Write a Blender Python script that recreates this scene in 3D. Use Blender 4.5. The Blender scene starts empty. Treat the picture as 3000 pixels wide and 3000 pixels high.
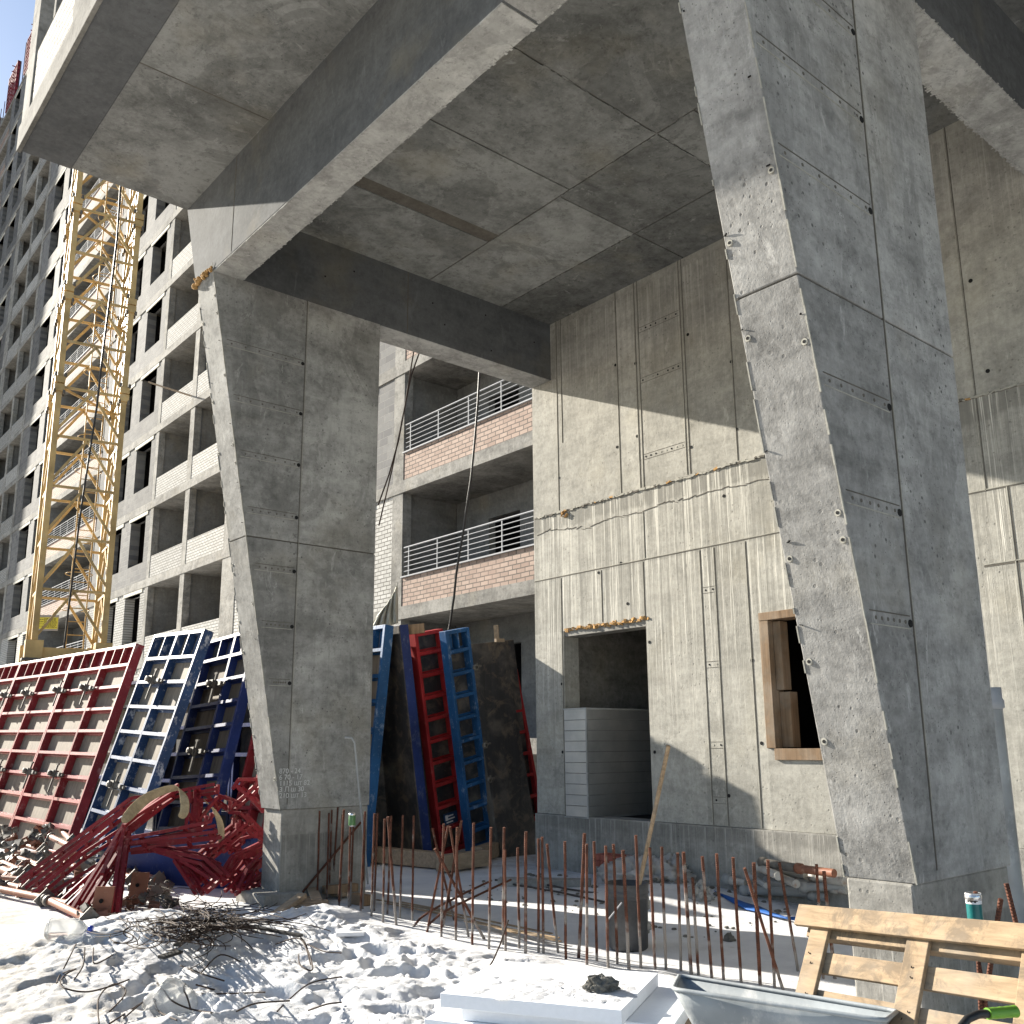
import bpy, math, random
from mathutils import Vector, Matrix, noise
random.seed(7)
R=math.radians
S=bpy.context.scene
COL=S.collection
V=Vector
# ---------------------------------------------------------------- camera model (x = towards the stair wall, y = along it, z = up)
F=2762.8; CY=1590.15; EYE=V((0,0,1.6))
def cam_axes(p,y,r):
    f=V((math.sin(y)*math.cos(p),math.cos(y)*math.cos(p),math.sin(p)))
    rt=V((math.cos(y),-math.sin(y),0)); up=rt.cross(f)
    return rt*math.cos(r)+up*math.sin(r), -rt*math.sin(r)+up*math.cos(r), f
AX,AY,AZ=cam_axes(R(12.115),R(40.275),R(-.46))
def ray(px,py): return AX*((px-1500)/F)+AY*((CY-py)/F)+AZ
def at(px,py,**k):
    d=ray(px,py)
    for a,v in k.items():
        i='xyz'.index(a); t=(v-EYE[i])/d[i]
    return EYE+d*t
def atd(px,py,d): return EYE+ray(px,py)*d
cd=bpy.data.cameras.new('camera'); cam=bpy.data.objects.new('camera',cd); COL.objects.link(cam)
m=Matrix((AX,AY,-AZ)).transposed().to_4x4(); m.translation=EYE; cam.matrix_world=m
cd.sensor_width=36; cd.sensor_fit='HORIZONTAL'; cd.lens=F/3000*36; cd.shift_y=(CY-1500)/3000; cd.clip_end=3000; cd.clip_start=.05
S.camera=cam
# ---------------------------------------------------------------- light
SUN=V((.284,-1,-.443)).normalized()      # direction the light travels
w=bpy.data.worlds.new('World'); S.world=w; w.use_nodes=True
nt=w.node_tree; sky=nt.nodes.new('ShaderNodeTexSky'); sky.sky_type='NISHITA'; sky.sun_disc=False
sky.sun_elevation=math.asin(-SUN.z); sky.sun_rotation=math.atan2(-SUN.x,-SUN.y)
sky.air_density=1.0; sky.dust_density=.6; sky.ozone_density=1.5
bg=nt.nodes['Background']; nt.links.new(sky.outputs[0],bg.inputs[0]); bg.inputs[1].default_value=.062
ld=bpy.data.lights.new('sun','SUN'); ld.energy=5.0; ld.angle=R(.53); ld.color=(1,.93,.81)
lo=bpy.data.objects.new('sun',ld); COL.objects.link(lo); lo.rotation_euler=(-SUN).to_track_quat('Z','Y').to_euler()
S.view_settings.view_transform='Standard'; S.view_settings.look='None'; S.view_settings.exposure=1.65; S.view_settings.gamma=1
S.render.engine='CYCLES'
try: S.cycles.max_bounces=6; S.cycles.diffuse_bounces=4
except Exception: pass
# ---------------------------------------------------------------- mesh helper
class MB:
    def __init__(s): s.v=[];s.f=[];s.m=[];s.sm=[];s.t=[]
    def add(s,vs,fs,mi=0,sm=False,tone=0.):
        n=len(s.v); s.v+= [V(p) for p in vs]
        for f in fs: s.f.append([n+i for i in f]); s.m.append(mi); s.sm.append(sm); s.t.append(tone)
    def box(s,x0,x1,y0,y1,z0,z1,mi=0,tone=0.):
        s.obox(V((0,0,0)),V((1,0,0)),V((0,1,0)),V((0,0,1)),x0,x1,y0,y1,z0,z1,mi,tone)
    def obox(s,o,a,b,c,a0,a1,b0,b1,c0,c1,mi=0,tone=0.):
        P=[o+a*x+b*y+c*z for z in (c0,c1) for y in (b0,b1) for x in (a0,a1)]
        s.add(P,[(0,2,3,1),(4,5,7,6),(0,1,5,4),(2,6,7,3),(0,4,6,2),(1,3,7,5)],mi,False,tone)
    def bar(s,a,b,w,h=None,mi=0,up=V((0,0,1))):
        a=V(a);b=V(b);h=h or w; d=(b-a); L=d.length
        if L<1e-6: return
        d/=L; q=d.cross(up)
        if q.length<1e-3: q=d.cross(V((1,0,0)))
        q.normalize(); r=q.cross(d)
        s.obox(a,d,q,r,0,L,-w/2,w/2,-h/2,h/2,mi)
    def tube(s,pts,r,n=8,mi=0,caps=True,sm=True):
        pts=[V(p) for p in pts]; rs=r if isinstance(r,(list,tuple)) else [r]*len(pts)
        rings=[];q=None
        for i,p in enumerate(pts):
            d=(pts[min(i+1,len(pts)-1)]-pts[max(i-1,0)])
            if d.length<1e-9: d=V((0,0,1))
            d.normalize()
            if q is None: q=d.orthogonal().normalized()
            else:
                q=q-d*q.dot(d)
                q=q.normalized() if q.length>1e-4 else d.orthogonal().normalized()
            e=d.cross(q); rings.append([p+(q*math.cos(2*math.pi*k/n)+e*math.sin(2*math.pi*k/n))*rs[i] for k in range(n)])
        vs=[x for g in rings for x in g]; fs=[]
        for i in range(len(rings)-1):
            for k in range(n):
                a=i*n+k;b=i*n+(k+1)%n; fs.append((a,b,b+n,a+n))
        s.add(vs,fs,mi,sm)
        if caps: s.add(rings[0],[tuple(range(n))[::-1]],mi); s.add(rings[-1],[tuple(range(n))],mi)
    def prism(s,poly,vec,mi=0,tone=0.):
        poly=[V(p) for p in poly]; vec=V(vec); n=len(poly)
        s.add(poly+[p+vec for p in poly],[tuple(range(n))[::-1],tuple(range(n,2*n))]+[(i,(i+1)%n,(i+1)%n+n,i+n) for i in range(n)],mi,False,tone)
    def lathe(s,o,prof,n=24,mi=0,axis=V((0,0,1))):
        q=axis.orthogonal().normalized(); e=axis.cross(q); vs=[];fs=[]
        for r,z in prof:
            for k in range(n): vs.append(o+axis*z+(q*math.cos(2*math.pi*k/n)+e*math.sin(2*math.pi*k/n))*r)
        for i in range(len(prof)-1):
            for k in range(n):
                a=i*n+k;b=i*n+(k+1)%n; fs.append((a,b,b+n,a+n))
        s.add(vs,fs,mi,True)
    def build(s,name,mats,parent=None,bevel=0,fixn=True):
        me=bpy.data.meshes.new(name); off=V((0,0,0)); p=parent
        while p is not None: off+=p.location; p=p.parent
        me.from_pydata([tuple(v-off) for v in s.v],[],s.f)
        if not isinstance(mats,(list,tuple)): mats=[mats]
        for k in mats: me.materials.append(k)
        me.polygons.foreach_set('material_index',s.m); me.polygons.foreach_set('use_smooth',s.sm)
        if any(s.t):
            at_=me.attributes.new('tone','FLOAT','FACE'); at_.data.foreach_set('value',s.t)
        me.update()
        if fixn:
            import bmesh
            bm=bmesh.new(); bm.from_mesh(me); bmesh.ops.recalc_face_normals(bm,faces=bm.faces); bm.to_mesh(me); bm.free()
        o=bpy.data.objects.new(name,me); COL.objects.link(o)
        if parent is not None: o.parent=parent
        if bevel:
            b=o.modifiers.new('bevel','BEVEL'); b.width=bevel; b.segments=2; b.limit_method='ANGLE'; b.angle_limit=R(40)
        return o
def tag(o,label,cat,group=None,kind=None):
    if label: o['label']=label
    if cat: o['category']=cat
    if group: o['group']=group
    if kind: o['kind']=kind
    return o
def thing(name,label,cat,loc,group=None):
    o=bpy.data.objects.new(name,None); o.empty_display_size=.1; COL.objects.link(o); o.location=V(loc)
    return tag(o,label,cat,group)
def single(mb,name,mats,label,cat,group=None,bevel=0,**k):
    # a thing that is one mesh: origin at its base
    lo_=V((sum(v.x for v in mb.v)/len(mb.v),sum(v.y for v in mb.v)/len(mb.v),min(v.z for v in mb.v)))
    for i in range(len(mb.v)): mb.v[i]=mb.v[i]-lo_
    o=mb.build(name,mats,None,bevel,**k); o.location=lo_
    return tag(o,label,cat,group)
# ---------------------------------------------------------------- materials
class NT:
    def __init__(s,name):
        s.mat=bpy.data.materials.new(name); s.mat.use_nodes=True; s.t=s.mat.node_tree; s.b=s.t.nodes['Principled BSDF']
    def n(s,t,**k):
        x=s.t.nodes.new('ShaderNode'+t)
        for a,b in k.items(): setattr(x,a,b)
        return x
    def l(s,a,b): s.t.links.new(a,b)
    def inp(s,sock,v):
        if v is None: return
        if hasattr(v,'is_output'): s.l(v,sock)
        else:
            if isinstance(v,(tuple,list)) and len(v)==3 and sock.type=='RGBA': v=(*v,1)
            sock.default_value=v
    def math(s,op,a,b=None,c=None,clamp=False):
        x=s.n('Math',operation=op,use_clamp=clamp); s.inp(x.inputs[0],a); s.inp(x.inputs[1],b)
        if c is not None: s.inp(x.inputs[2],c)
        return x.outputs[0]
    def mix(s,f,a,b,mode='MIX'):
        x=s.n('Mix',data_type='RGBA',blend_type=mode); s.inp(x.inputs[0],f); s.inp(x.inputs[6],a); s.inp(x.inputs[7],b); return x.outputs[2]
    def ramp(s,f,lo,hi,a=0.,b=1.):
        x=s.n('MapRange'); s.inp(x.inputs[0],f); x.inputs[1].default_value=lo; x.inputs[2].default_value=hi; x.inputs[3].default_value=a; x.inputs[4].default_value=b; return x.outputs[0]
    def pos(s):
        if not hasattr(s,'_p'): s._p=s.n('NewGeometry').outputs['Position']
        return s._p
    def xyz(s):
        if not hasattr(s,'_x'):
            x=s.n('SeparateXYZ'); s.l(s.pos(),x.inputs[0]); s._x=x.outputs
        return s._x
    def map(s,sc,loc=(0,0,0)):
        x=s.n('Mapping'); s.l(s.pos(),x.inputs[0]); x.inputs['Scale'].default_value=sc if isinstance(sc,tuple) else (sc,)*3; x.inputs['Location'].default_value=loc; return x.outputs[0]
    def noise(s,sc,det=4,rough=.55,loc=(0,0,0),dist=0.):
        x=s.n('TexNoise'); s.l(s.map(sc,loc),x.inputs['Vector']); x.inputs['Scale'].default_value=1; x.inputs['Detail'].default_value=det; x.inputs['Roughness'].default_value=rough; x.inputs['Distortion'].default_value=dist; return x.outputs['Fac']
    def vor(s,sc,loc=(0,0,0)):
        x=s.n('TexVoronoi'); s.l(s.map(sc,loc),x.inputs['Vector']); x.inputs['Scale'].default_value=1; return x.outputs['Distance']
    def bump(s,h,st=.3,dist=.02,prev=None):
        x=s.n('Bump'); x.inputs['Strength'].default_value=st; x.inputs['Distance'].default_value=dist; s.inp(x.inputs['Height'],h)
        if prev: s.l(prev,x.inputs['Normal'])
        return x.outputs[0]
    def out(s,col=None,rough=.8,metal=0.,nrm=None,spec=None):
        s.inp(s.b.inputs['Base Color'],col); s.inp(s.b.inputs['Roughness'],rough); s.inp(s.b.inputs['Metallic'],metal)
        if nrm: s.l(nrm,s.b.inputs['Normal'])
        if spec is None and not hasattr(rough,'is_output') and rough>=.6: spec=.12
        if spec is not None: s.b.inputs['Specular IOR Level'].default_value=spec
        return s.mat
def scl(c,k): return tuple(x*k for x in c)
def concrete(name,base=(.46,.445,.405),dark=.62,mott=1.,streak=.3,pits=.5,bands=None,plinth=False,bumpst=.35,rough=.85,grad=None,boards=0):
    T=NT(name); X=T.xyz()
    big=T.noise(.55,4,.62,dist=.6); med=T.noise(3.4,7,.74,(5,3,1),.15); fine=T.noise(17,4,.7,(2,7,3)); mic=T.noise(90,2,.6)
    a=T.ramp(big,.38,.62); b=T.ramp(med,.38,.62); c=T.ramp(fine,.36,.66)
    lay=T.ramp(T.noise((.8,.8,4.5),5,.7,(3,1,6),.2),.36,.64)
    f=T.math('ADD',T.math('ADD',T.math('MULTIPLY',a,.26*mott),T.math('MULTIPLY',lay,.26*mott)),T.math('ADD',T.math('MULTIPLY',b,.30*mott),T.math('MULTIPLY',c,.24)))
    col=T.mix(f,scl(base,dark*.82),scl(base,1.25))
    mid=T.noise(8,5,.8,(11,3,4),.2); col=T.mix(T.ramp(mid,.55,.63,0,.34*mott),col,scl(base,dark*.75)); col=T.mix(T.ramp(mid,.44,.36,0,.22*mott),col,scl(base,1.3))
    # formwork-print tint and per-panel tone
    tn=T.n('Attribute',attribute_name='tone'); k=T.math('ADD',tn.outputs['Fac'],1.)
    kk=T.n('CombineColor'); 
    for i in range(3): T.l(k,kk.inputs[i])
    col=T.mix(1.,col,kk.outputs[0],'MULTIPLY')
    warm=T.noise(.9,4,.6,(9,2,5)); col=T.mix(T.ramp(warm,.55,.8,0,.28),col,(.36,.31,.2))
    # water stains with a crisp tide line, and pale scuffs
    st=T.noise((.9,.9,.55),7,.66,(6,2,9),.9); col=T.mix(T.ramp(st,.55,.575,0,.26*mott),col,scl(base,dark*.8)); sc_=T.noise((5,5,1.6),6,.8,(2,9,1),.5); col=T.mix(T.ramp(sc_,.60,.67,0,.45*mott),col,scl(base,1.45))
    # cloudy light laitance patches
    la=T.noise(1.4,7,.72,(3,8,2),1.2); col=T.mix(T.ramp(la,.60,.66,0,.22*mott),col,scl(base,1.35))
    h=T.math('ADD',T.math('MULTIPLY',med,.6),T.math('MULTIPLY',fine,.35))
    if streak:
        s1=T.noise((7,7,.30),6,.75,dist=.3); s2=T.noise((22,22,.6),5,.75,(4,1,2),.2)
        col=T.mix(T.ramp(s1,.52,.78,0,streak),col,scl(base,.45))
        col=T.mix(T.ramp(s2,.58,.78,0,streak*.7),col,scl(base,1.3))
    if boards:
        bd=T.n('TexWave',wave_type='BANDS',bands_direction='DIAGONAL'); T.l(T.map((18,18,.0)),bd.inputs[0]); bd.inputs['Scale'].default_value=1; bd.inputs['Distortion'].default_value=3; bd.inputs['Detail'].default_value=3
        col=T.mix(T.math('MULTIPLY',bd.outputs['Fac'],boards),col,scl(base,.5))
    if bands:
        # runs of laitance under each pour joint: (z of the joint, depth of dark band, length of the drips)
        wob=T.noise((1.3,1.3,0.),6,.75,(1,1,1)); d1=T.noise((15,15,.22),5,.8,(8,8,0),.25); d2=T.noise((24,24,.35),5,.78,(2,6,0),.3); jag=T.noise((14,14,0),5,.8)
        for zj,db,ln,amt in bands:
            under=T.math('SUBTRACT',zj,X[2])
            is_u=T.ramp(under,.0,.015)
            lim=T.math('ADD',T.math('MULTIPLY',wob,db*1.3),T.math('MULTIPLY',jag,db*.5))
            inb=T.math('MULTIPLY',is_u,T.ramp(T.math('SUBTRACT',lim,under),-.02,.02))
            col=T.mix(T.math('MULTIPLY',inb,.62*amt),col,scl(base,.42))
            fade=T.math('MULTIPLY',is_u,T.ramp(under,0,ln,1,0))
            dm=T.math('MULTIPLY',T.ramp(d1,.47,.62),fade)
            col=T.mix(T.math('MULTIPLY',dm,.75*amt),col,scl(base,.42))
            dl=T.math('MULTIPLY',T.ramp(d2,.53,.63),fade)
            col=T.mix(T.math('MULTIPLY',dl,.85*amt),col,scl(base,1.6))
            h=T.math('ADD',h,T.math('MULTIPLY',dl,.25))
    if pits:
        v=T.vor(13,(1,2,3)); pm=T.noise(2.2,3,.5,(7,7,7)); p=T.math('MULTIPLY',T.ramp(v,.10,.16,1,0),T.ramp(pm,.45,.6))
        v2=T.vor(34,(4,4,4)); p2=T.math('MULTIPLY',T.ramp(v2,.09,.16,1,0),T.ramp(pm,.40,.55))
        p=T.math('MAXIMUM',p,p2)
        col=T.mix(T.math('MULTIPLY',p,pits),col,scl(base,.3)); h=T.math('SUBTRACT',h,T.math('MULTIPLY',p,.5))
    h=T.math('ADD',h,T.math('MULTIPLY',mic,.08))
    return T.out(col,max(rough,.85),0,T.bump(h,bumpst,.02),spec=.06)
M={}
M['conc']=concrete('concrete_column',base=(.33,.327,.312),dark=.48,streak=.42,pits=.85,mott=1.3,bands=[(.93,.02,.9,.9),(.0,.1,.1,0.)])
M['conc_near']=concrete('concrete_near_column',base=(.35,.345,.332),dark=.46,streak=.4,pits=.9,mott=1.2,bands=[(.90,.03,.9,1.),(5.6,.0,.9,.35)],bumpst=.5)
M['conc_dark']=concrete('concrete_dark_formed_shaded',base=(.125,.13,.135),dark=.68,streak=.15,pits=.3,mott=.9,bumpst=.2,rough=.7)  # dark formwork print; the beam sides' shade is put into this colour
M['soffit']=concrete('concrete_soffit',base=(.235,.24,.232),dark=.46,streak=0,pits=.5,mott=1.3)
M['soffit_light']=concrete('concrete_beam_soffit',base=(.40,.40,.385),dark=.5,streak=0,pits=.4,mott=1.2,bumpst=.6)  # paler than the beam sides: bounced light put into the underside colour
W_=.9464
def wz(z): return 1.6+(z-1.6)*W_
def wy(y): return y*W_
M['wall']=concrete('concrete_stair_wall',base=(.42,.408,.368),dark=.6,streak=.5,pits=.55,mott=.85,bands=[(wz(4.97),.24,3.2,1.),(wz(4.0),.03,2.4,.7),(wz(7.9),.0,1.6,.55)])
M['plinth']=concrete('concrete_plinth',base=(.32,.31,.285),dark=.55,streak=.3,pits=.5,mott=1.,bands=[(wz(.64),.16,.9,.6)])
M['fac_conc']=concrete('concrete_facade',base=(.265,.258,.24),dark=.45,streak=.35,pits=0,mott=1.3)
M['fac_in']=concrete('concrete_recess',base=(.22,.22,.215),dark=.65,streak=.35,pits=0,mott=1.)
def flat(name,c,rough=.7,metal=0.,var=.25,sc=6,bump=.15,spec=None):
    T=NT(name); a=T.noise(sc,6,.6); b=T.noise(sc*7,4,.6,(3,3,3)); f=T.math('ADD',T.math('MULTIPLY',a,.7),T.math('MULTIPLY',b,.3))
    col=T.mix(T.ramp(f,.35,.65),scl(c,1-var),scl(c,1+var)); return T.out(col,rough,metal,T.bump(b,bump,.01),spec)
M['groove']=flat('seam_dark_concrete',(.12,.11,.095),.9)  # dark joint colour for seams and board prints
M['ridge']=flat('seam_ridge',(.34,.33,.29),.9)
M['hole']=flat('tie_hole_black',(.02,.02,.02),.9)
M['crack']=flat('crack_dark',(.06,.055,.05),.95)
def brick(name,c1,c2,mort,bw,bh,plane='yz',ms=.012,stain=None,rough=.85,sm=.05):
    T=NT(name); X=T.xyz(); cv=T.n('CombineXYZ'); T.l(X[1] if plane[0]=='y' else X[0],cv.inputs[0]); T.l(X[2],cv.inputs[1])
    wob=T.noise(3,2,.5); T.l(cv.outputs[0],(vm:=T.n('VectorMath',operation='ADD')).inputs[0]); wc=T.n('CombineXYZ'); T.l(T.math('MULTIPLY',wob,.02),wc.inputs[1]); T.l(wc.outputs[0],vm.inputs[1])
    b=T.n('TexBrick'); T.l(vm.outputs[0],b.inputs['Vector']); b.inputs['Scale'].default_value=1; b.inputs['Brick Width'].default_value=bw; b.inputs['Row Height'].default_value=bh; b.inputs['Mortar Size'].default_value=ms; b.inputs['Mortar Smooth'].default_value=sm; b.inputs['Bias'].default_value=-.1
    b.inputs['Color1'].default_value=(*c1,1); b.inputs['Color2'].default_value=(*c2,1); b.inputs['Mortar'].default_value=(*mort,1)
    n=T.noise(7,6,.65); n2=T.noise(1.2,4,.6,(4,4,4)); col=T.mix(T.ramp(n,.3,.7,.0,.4),b.outputs['Color'],scl(c1,.6)); col=T.mix(T.ramp(n2,.5,.75,0,.35),col,stain or scl(c2,.65))
    tn=T.n('Attribute',attribute_name='tone'); k=T.math('ADD',tn.outputs['Fac'],1.); kk=T.n('CombineColor')
    for i in range(3): T.l(k,kk.inputs[i])
    col=T.mix(1.,col,kk.outputs[0],'MULTIPLY'); h=T.math('SUBTRACT',T.math('MULTIPLY',n,.25),b.outputs['Fac']); return T.out(col,rough,0,T.bump(h,.8,.012))
M['brick_white']=brick('white_silicate_brick',(.46,.455,.435),(.35,.345,.325),(.10,.095,.085),.262,.1)
M['brick_pink']=brick('pink_silicate_brick',(.50,.385,.325),(.36,.265,.22),(.13,.12,.105),.262,.1,stain=(.42,.30,.25))
M['brick_parapet']=brick('canopy_white_brick',(.68,.66,.60),(.55,.52,.46),(.11,.10,.09),.262,.1,ms=.014)
M['block']=brick('grey_concrete_block',(.16,.16,.158),(.095,.095,.10),(.19,.188,.18),.4,.2,ms=.01,stain=(.26,.25,.235))
M['lintel']=flat('lintel_light',(.5,.48,.42),.85)
M['void']=flat('darkened_room',(.022,.022,.024),.9)  # near black: the rooms' darkness is put into the wall colour
def paint(name,c,worn=(.55,.53,.5),amt=.3,rough=.42,rust=0.,sc=5):
    T=NT(name); a=T.noise((sc*1.5,sc*1.5,sc),8,.7); b=T.noise(28,5,.7,(3,3,3)); g=T.noise(1.6,4,.6,(7,1,1))
    col=T.mix(T.ramp(g,.35,.7),scl(c,.65),scl(c,1.2)); col=T.mix(T.ramp(a,.56,.66,0,amt),col,worn)
    col=T.mix(T.ramp(b,.6,.7,0,amt*.8),col,scl(worn,.8))
    if rust: col=T.mix(T.ramp(T.noise(9,6,.7,(1,5,9)),.55,.65,0,rust),col,(.16,.07,.035))
    return T.out(col,rough,0,T.bump(b,.25,.006),spec=.25)
M['fascia']=concrete('concrete_fascia',base=(.20,.195,.18),dark=.5,streak=.3,pits=.3,mott=1.2)
M['red']=paint('red_painted_steel',(.25,.03,.036),(.42,.27,.25),.6)
M['red_dark']=paint('dark_red_painted_steel',(.22,.022,.028),(.3,.14,.13),.3)
M['red_bright']=paint('bright_red_painted_steel',(.34,.025,.028),(.42,.2,.18),.2)
M['blue']=paint('blue_painted_steel',(.025,.06,.15),(.50,.52,.56),.9)
M['blue_navy']=paint('navy_painted_steel',(.018,.035,.14),(.25,.28,.34),.25)
M['blue_sky']=paint('bright_blue_painted_steel',(.018,.085,.22),(.35,.42,.52),.45)
M['crane']=paint('crane_yellow_paint',(.54,.375,.16),(.52,.44,.29),.5,rough=.55,sc=2)
M['steel']=paint('galvanised_grey',(.32,.33,.33),(.5,.5,.5),.4,.45)
M['iron']=paint('dirty_clamp_iron',(.13,.12,.105),(.32,.30,.27),.4,.6,.2)
M['rust']=paint('rusty_tube',(.24,.10,.06),(.40,.28,.2),.4,.55,.4)
M['rail']=flat('grey_white_paint',(.34,.35,.37),.7,0,.06)
M['zinc']=None
def rebar_mat():
    T=NT('rusty_rebar'); X=T.xyz(); a=T.noise(14,6,.7); b=T.noise(60,3,.7,(2,2,2)); z=T.ramp(X[2],.0,.65,.40,.66)
    col=T.mix(T.ramp(a,.35,.65),(.055,.027,.02),(.15,.062,.04)); g=T.math('SUBTRACT',T.noise(3,4,.6,(1,4,2)),z)
    col=T.mix(T.ramp(g,-.02,.06,0,.75),col,(.30,.29,.27)); 
    wv=T.n('TexWave',wave_type='BANDS',bands_direction='Z'); T.l(T.map(1),wv.inputs[0]); wv.inputs['Scale'].default_value=22
    return T.out(col,.8,0,T.bump(T.math('ADD',wv.outputs['Fac'],b),.9,.004))
M['rebar']=rebar_mat()
def wood(name,c,axis='u',rough=.75,dirt=.35,gs=1.):
    T=NT(name); tc=T.n('TexCoord'); mp=T.n('Mapping'); T.l(T.pos(),mp.inputs[0]); mp.inputs['Scale'].default_value={'u':(34,2.5,34),'z':(24,24,1.2),'x':(1.2,24,24)}[axis]
    n=T.n('TexNoise'); T.l(mp.outputs[0],n.inputs['Vector']); n.inputs['Scale'].default_value=gs; n.inputs['Detail'].default_value=7; n.inputs['Roughness'].default_value=.65; n.inputs['Distortion'].default_value=.6
    col=T.mix(T.ramp(n.outputs['Fac'],.3,.7),scl(c,.62),scl(c,1.2)); d=T.noise(4.5,8,.72,(3,5,1),.8); col=T.mix(T.ramp(d,.50,.60,0,dirt),col,(.16,.125,.09))
    d2=T.noise(1.7,5,.6,(8,1,1)); col=T.mix(T.ramp(d2,.5,.7,0,dirt*.7),col,(.33,.29,.24))
    return T.out(col,rough,0,T.bump(n.outputs['Fac'],.4,.006))
M['pine']=wood('pallet_pine',(.34,.25,.16),'u',.8,.85)
M['oldwood']=wood('weathered_timber',(.30,.20,.12),'z')
M['frame_wood']=wood('window_frame_timber',(.22,.15,.095),'z',.85,.7)
M['plywood']=wood('formwork_plywood_back',(.21,.18,.145),'z',.7,.3,.6)
M['ply_dark']=wood('darkened_plywood_face',(.032,.032,.036),'z',.5,.5,.5)  # near black: the rack's shade is put into this plywood colour
M['timber']=wood('grey_timber_scrap',(.36,.28,.2),'x')
M['strap']=flat('beige_lifting_sling',(.40,.31,.19),.9,0,.3,14,.6)
M['foam']=flat('white_foam_board',(.80,.82,.86),.75,0,.03,40,.1)
M['rock']=flat('grey_concrete_lump',(.15,.145,.13),.95,0,.45,18,.8)
M['film']=None
M['bucket']=flat('dirty_black_bucket',(.05,.053,.058),.55,0,.4,5,.3)
M['bluecloth']=flat('blue_plastic_strip',(.02,.09,.30),.6,0,.3,8)
M['wire']=flat('dark_rusty_wire',(.045,.032,.026),.75,0,.3)
M['black']=flat('black_rubber',(.012,.012,.013),.5,0,.2)
M['redbrick']=flat('red_clay_brick',(.30,.10,.075),.9,0,.25)
M['tarp']=flat('pale_tarpaulin',(.50,.49,.42),.7,0,.15,3,.3)
M['foamgun']=flat('expanding_foam',(.45,.27,.11),.8,0,.35,30,1.)
M['white_pl']=flat('white_plastic',(.75,.75,.76),.45,0,.04)
M['pipe_paint']=paint('old_heating_pipe',(.42,.41,.38),(.30,.16,.08),.5,.6,.4)
M['green']=flat('green_grip_rubber',(.11,.27,.02),.45,0,.1)
M['can_green']=flat('teal_spray_can_label',(.01,.13,.13),.3,0,.15)
M['can_leaf']=flat('green_drink_can',(.07,.17,.06),.35,0,.3,30)
M['alu']=flat('aluminium_lid',(.7,.7,.7),.25,.9,.05)
def snow_mat():
    T=NT('trodden_snow'); X=T.xyz(); a=T.noise(2.2,8,.65); b=T.noise(22,6,.7,(3,3,3)); c=T.noise(120,3,.7)
    col=T.mix(T.ramp(a,.35,.7),(.57,.577,.60),(.71,.715,.725))
    # sandy, driven-over snow towards the track on the left (x small)
    g=T.math('ADD',X[0],T.math('MULTIPLY',T.noise(.9,5,.65,(1,2,2)),2.2)); g=T.math('SUBTRACT',g,T.math('MULTIPLY',X[1],.10))
    dm=T.ramp(g,2.0,3.2,1,0); n=T.noise(7,8,.75,(9,1,1)); col=T.mix(T.math('MULTIPLY',dm,T.ramp(n,.34,.60,.15,.95)),col,(.31,.275,.215))
    d=T.noise(5,8,.72,(4,4,7),.5); col=T.mix(T.ramp(d,.64,.72,0,.5),col,(.28,.24,.19))
    # grit close to the stair wall
    gr=T.math('MULTIPLY',T.ramp(X[0],7.4,9.0),T.ramp(T.noise(3.4,8,.7,(2,2,8),.6),.46,.58)); col=T.mix(T.math('MULTIPLY',gr,.5),col,(.24,.22,.20))
    T.b.inputs['Subsurface Weight'].default_value=0
    cr=T.noise(55,5,.8,(6,6,6)); return T.out(col,.8,0,T.bump(T.math('ADD',T.math('ADD',b,T.math('MULTIPLY',c,.3)),cr),.6,.016),spec=.1)
M['snow']=snow_mat()
def zinc_mat():
    T=NT('ribbed_zinc_sheet'); X=T.xyz(); a=T.noise((2,2,40),5,.6); b=T.noise(3,5,.6)
    return T.out(T.mix(T.ramp(b,.3,.7),(.36,.37,.375),(.50,.50,.49)),T.ramp(a,.3,.7,.35,.55),.6,T.bump(a,.12,.003))
M['zinc']=zinc_mat()
def film_mat():
    T=NT('crumpled_plastic_film'); T.b.inputs['Transmission Weight'].default_value=.35; n=T.noise(9,6,.7,dist=1.); return T.out((.62,.58,.54),.35,0,T.bump(n,.7,.03))
M['film']=film_mat()
def jug_mat():
    T=NT('clear_plastic_jug'); T.b.inputs['Transmission Weight'].default_value=.75; T.b.inputs['IOR'].default_value=1.15; return T.out((.88,.88,.86),.18,0)
M['jug']=jug_mat()
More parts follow.
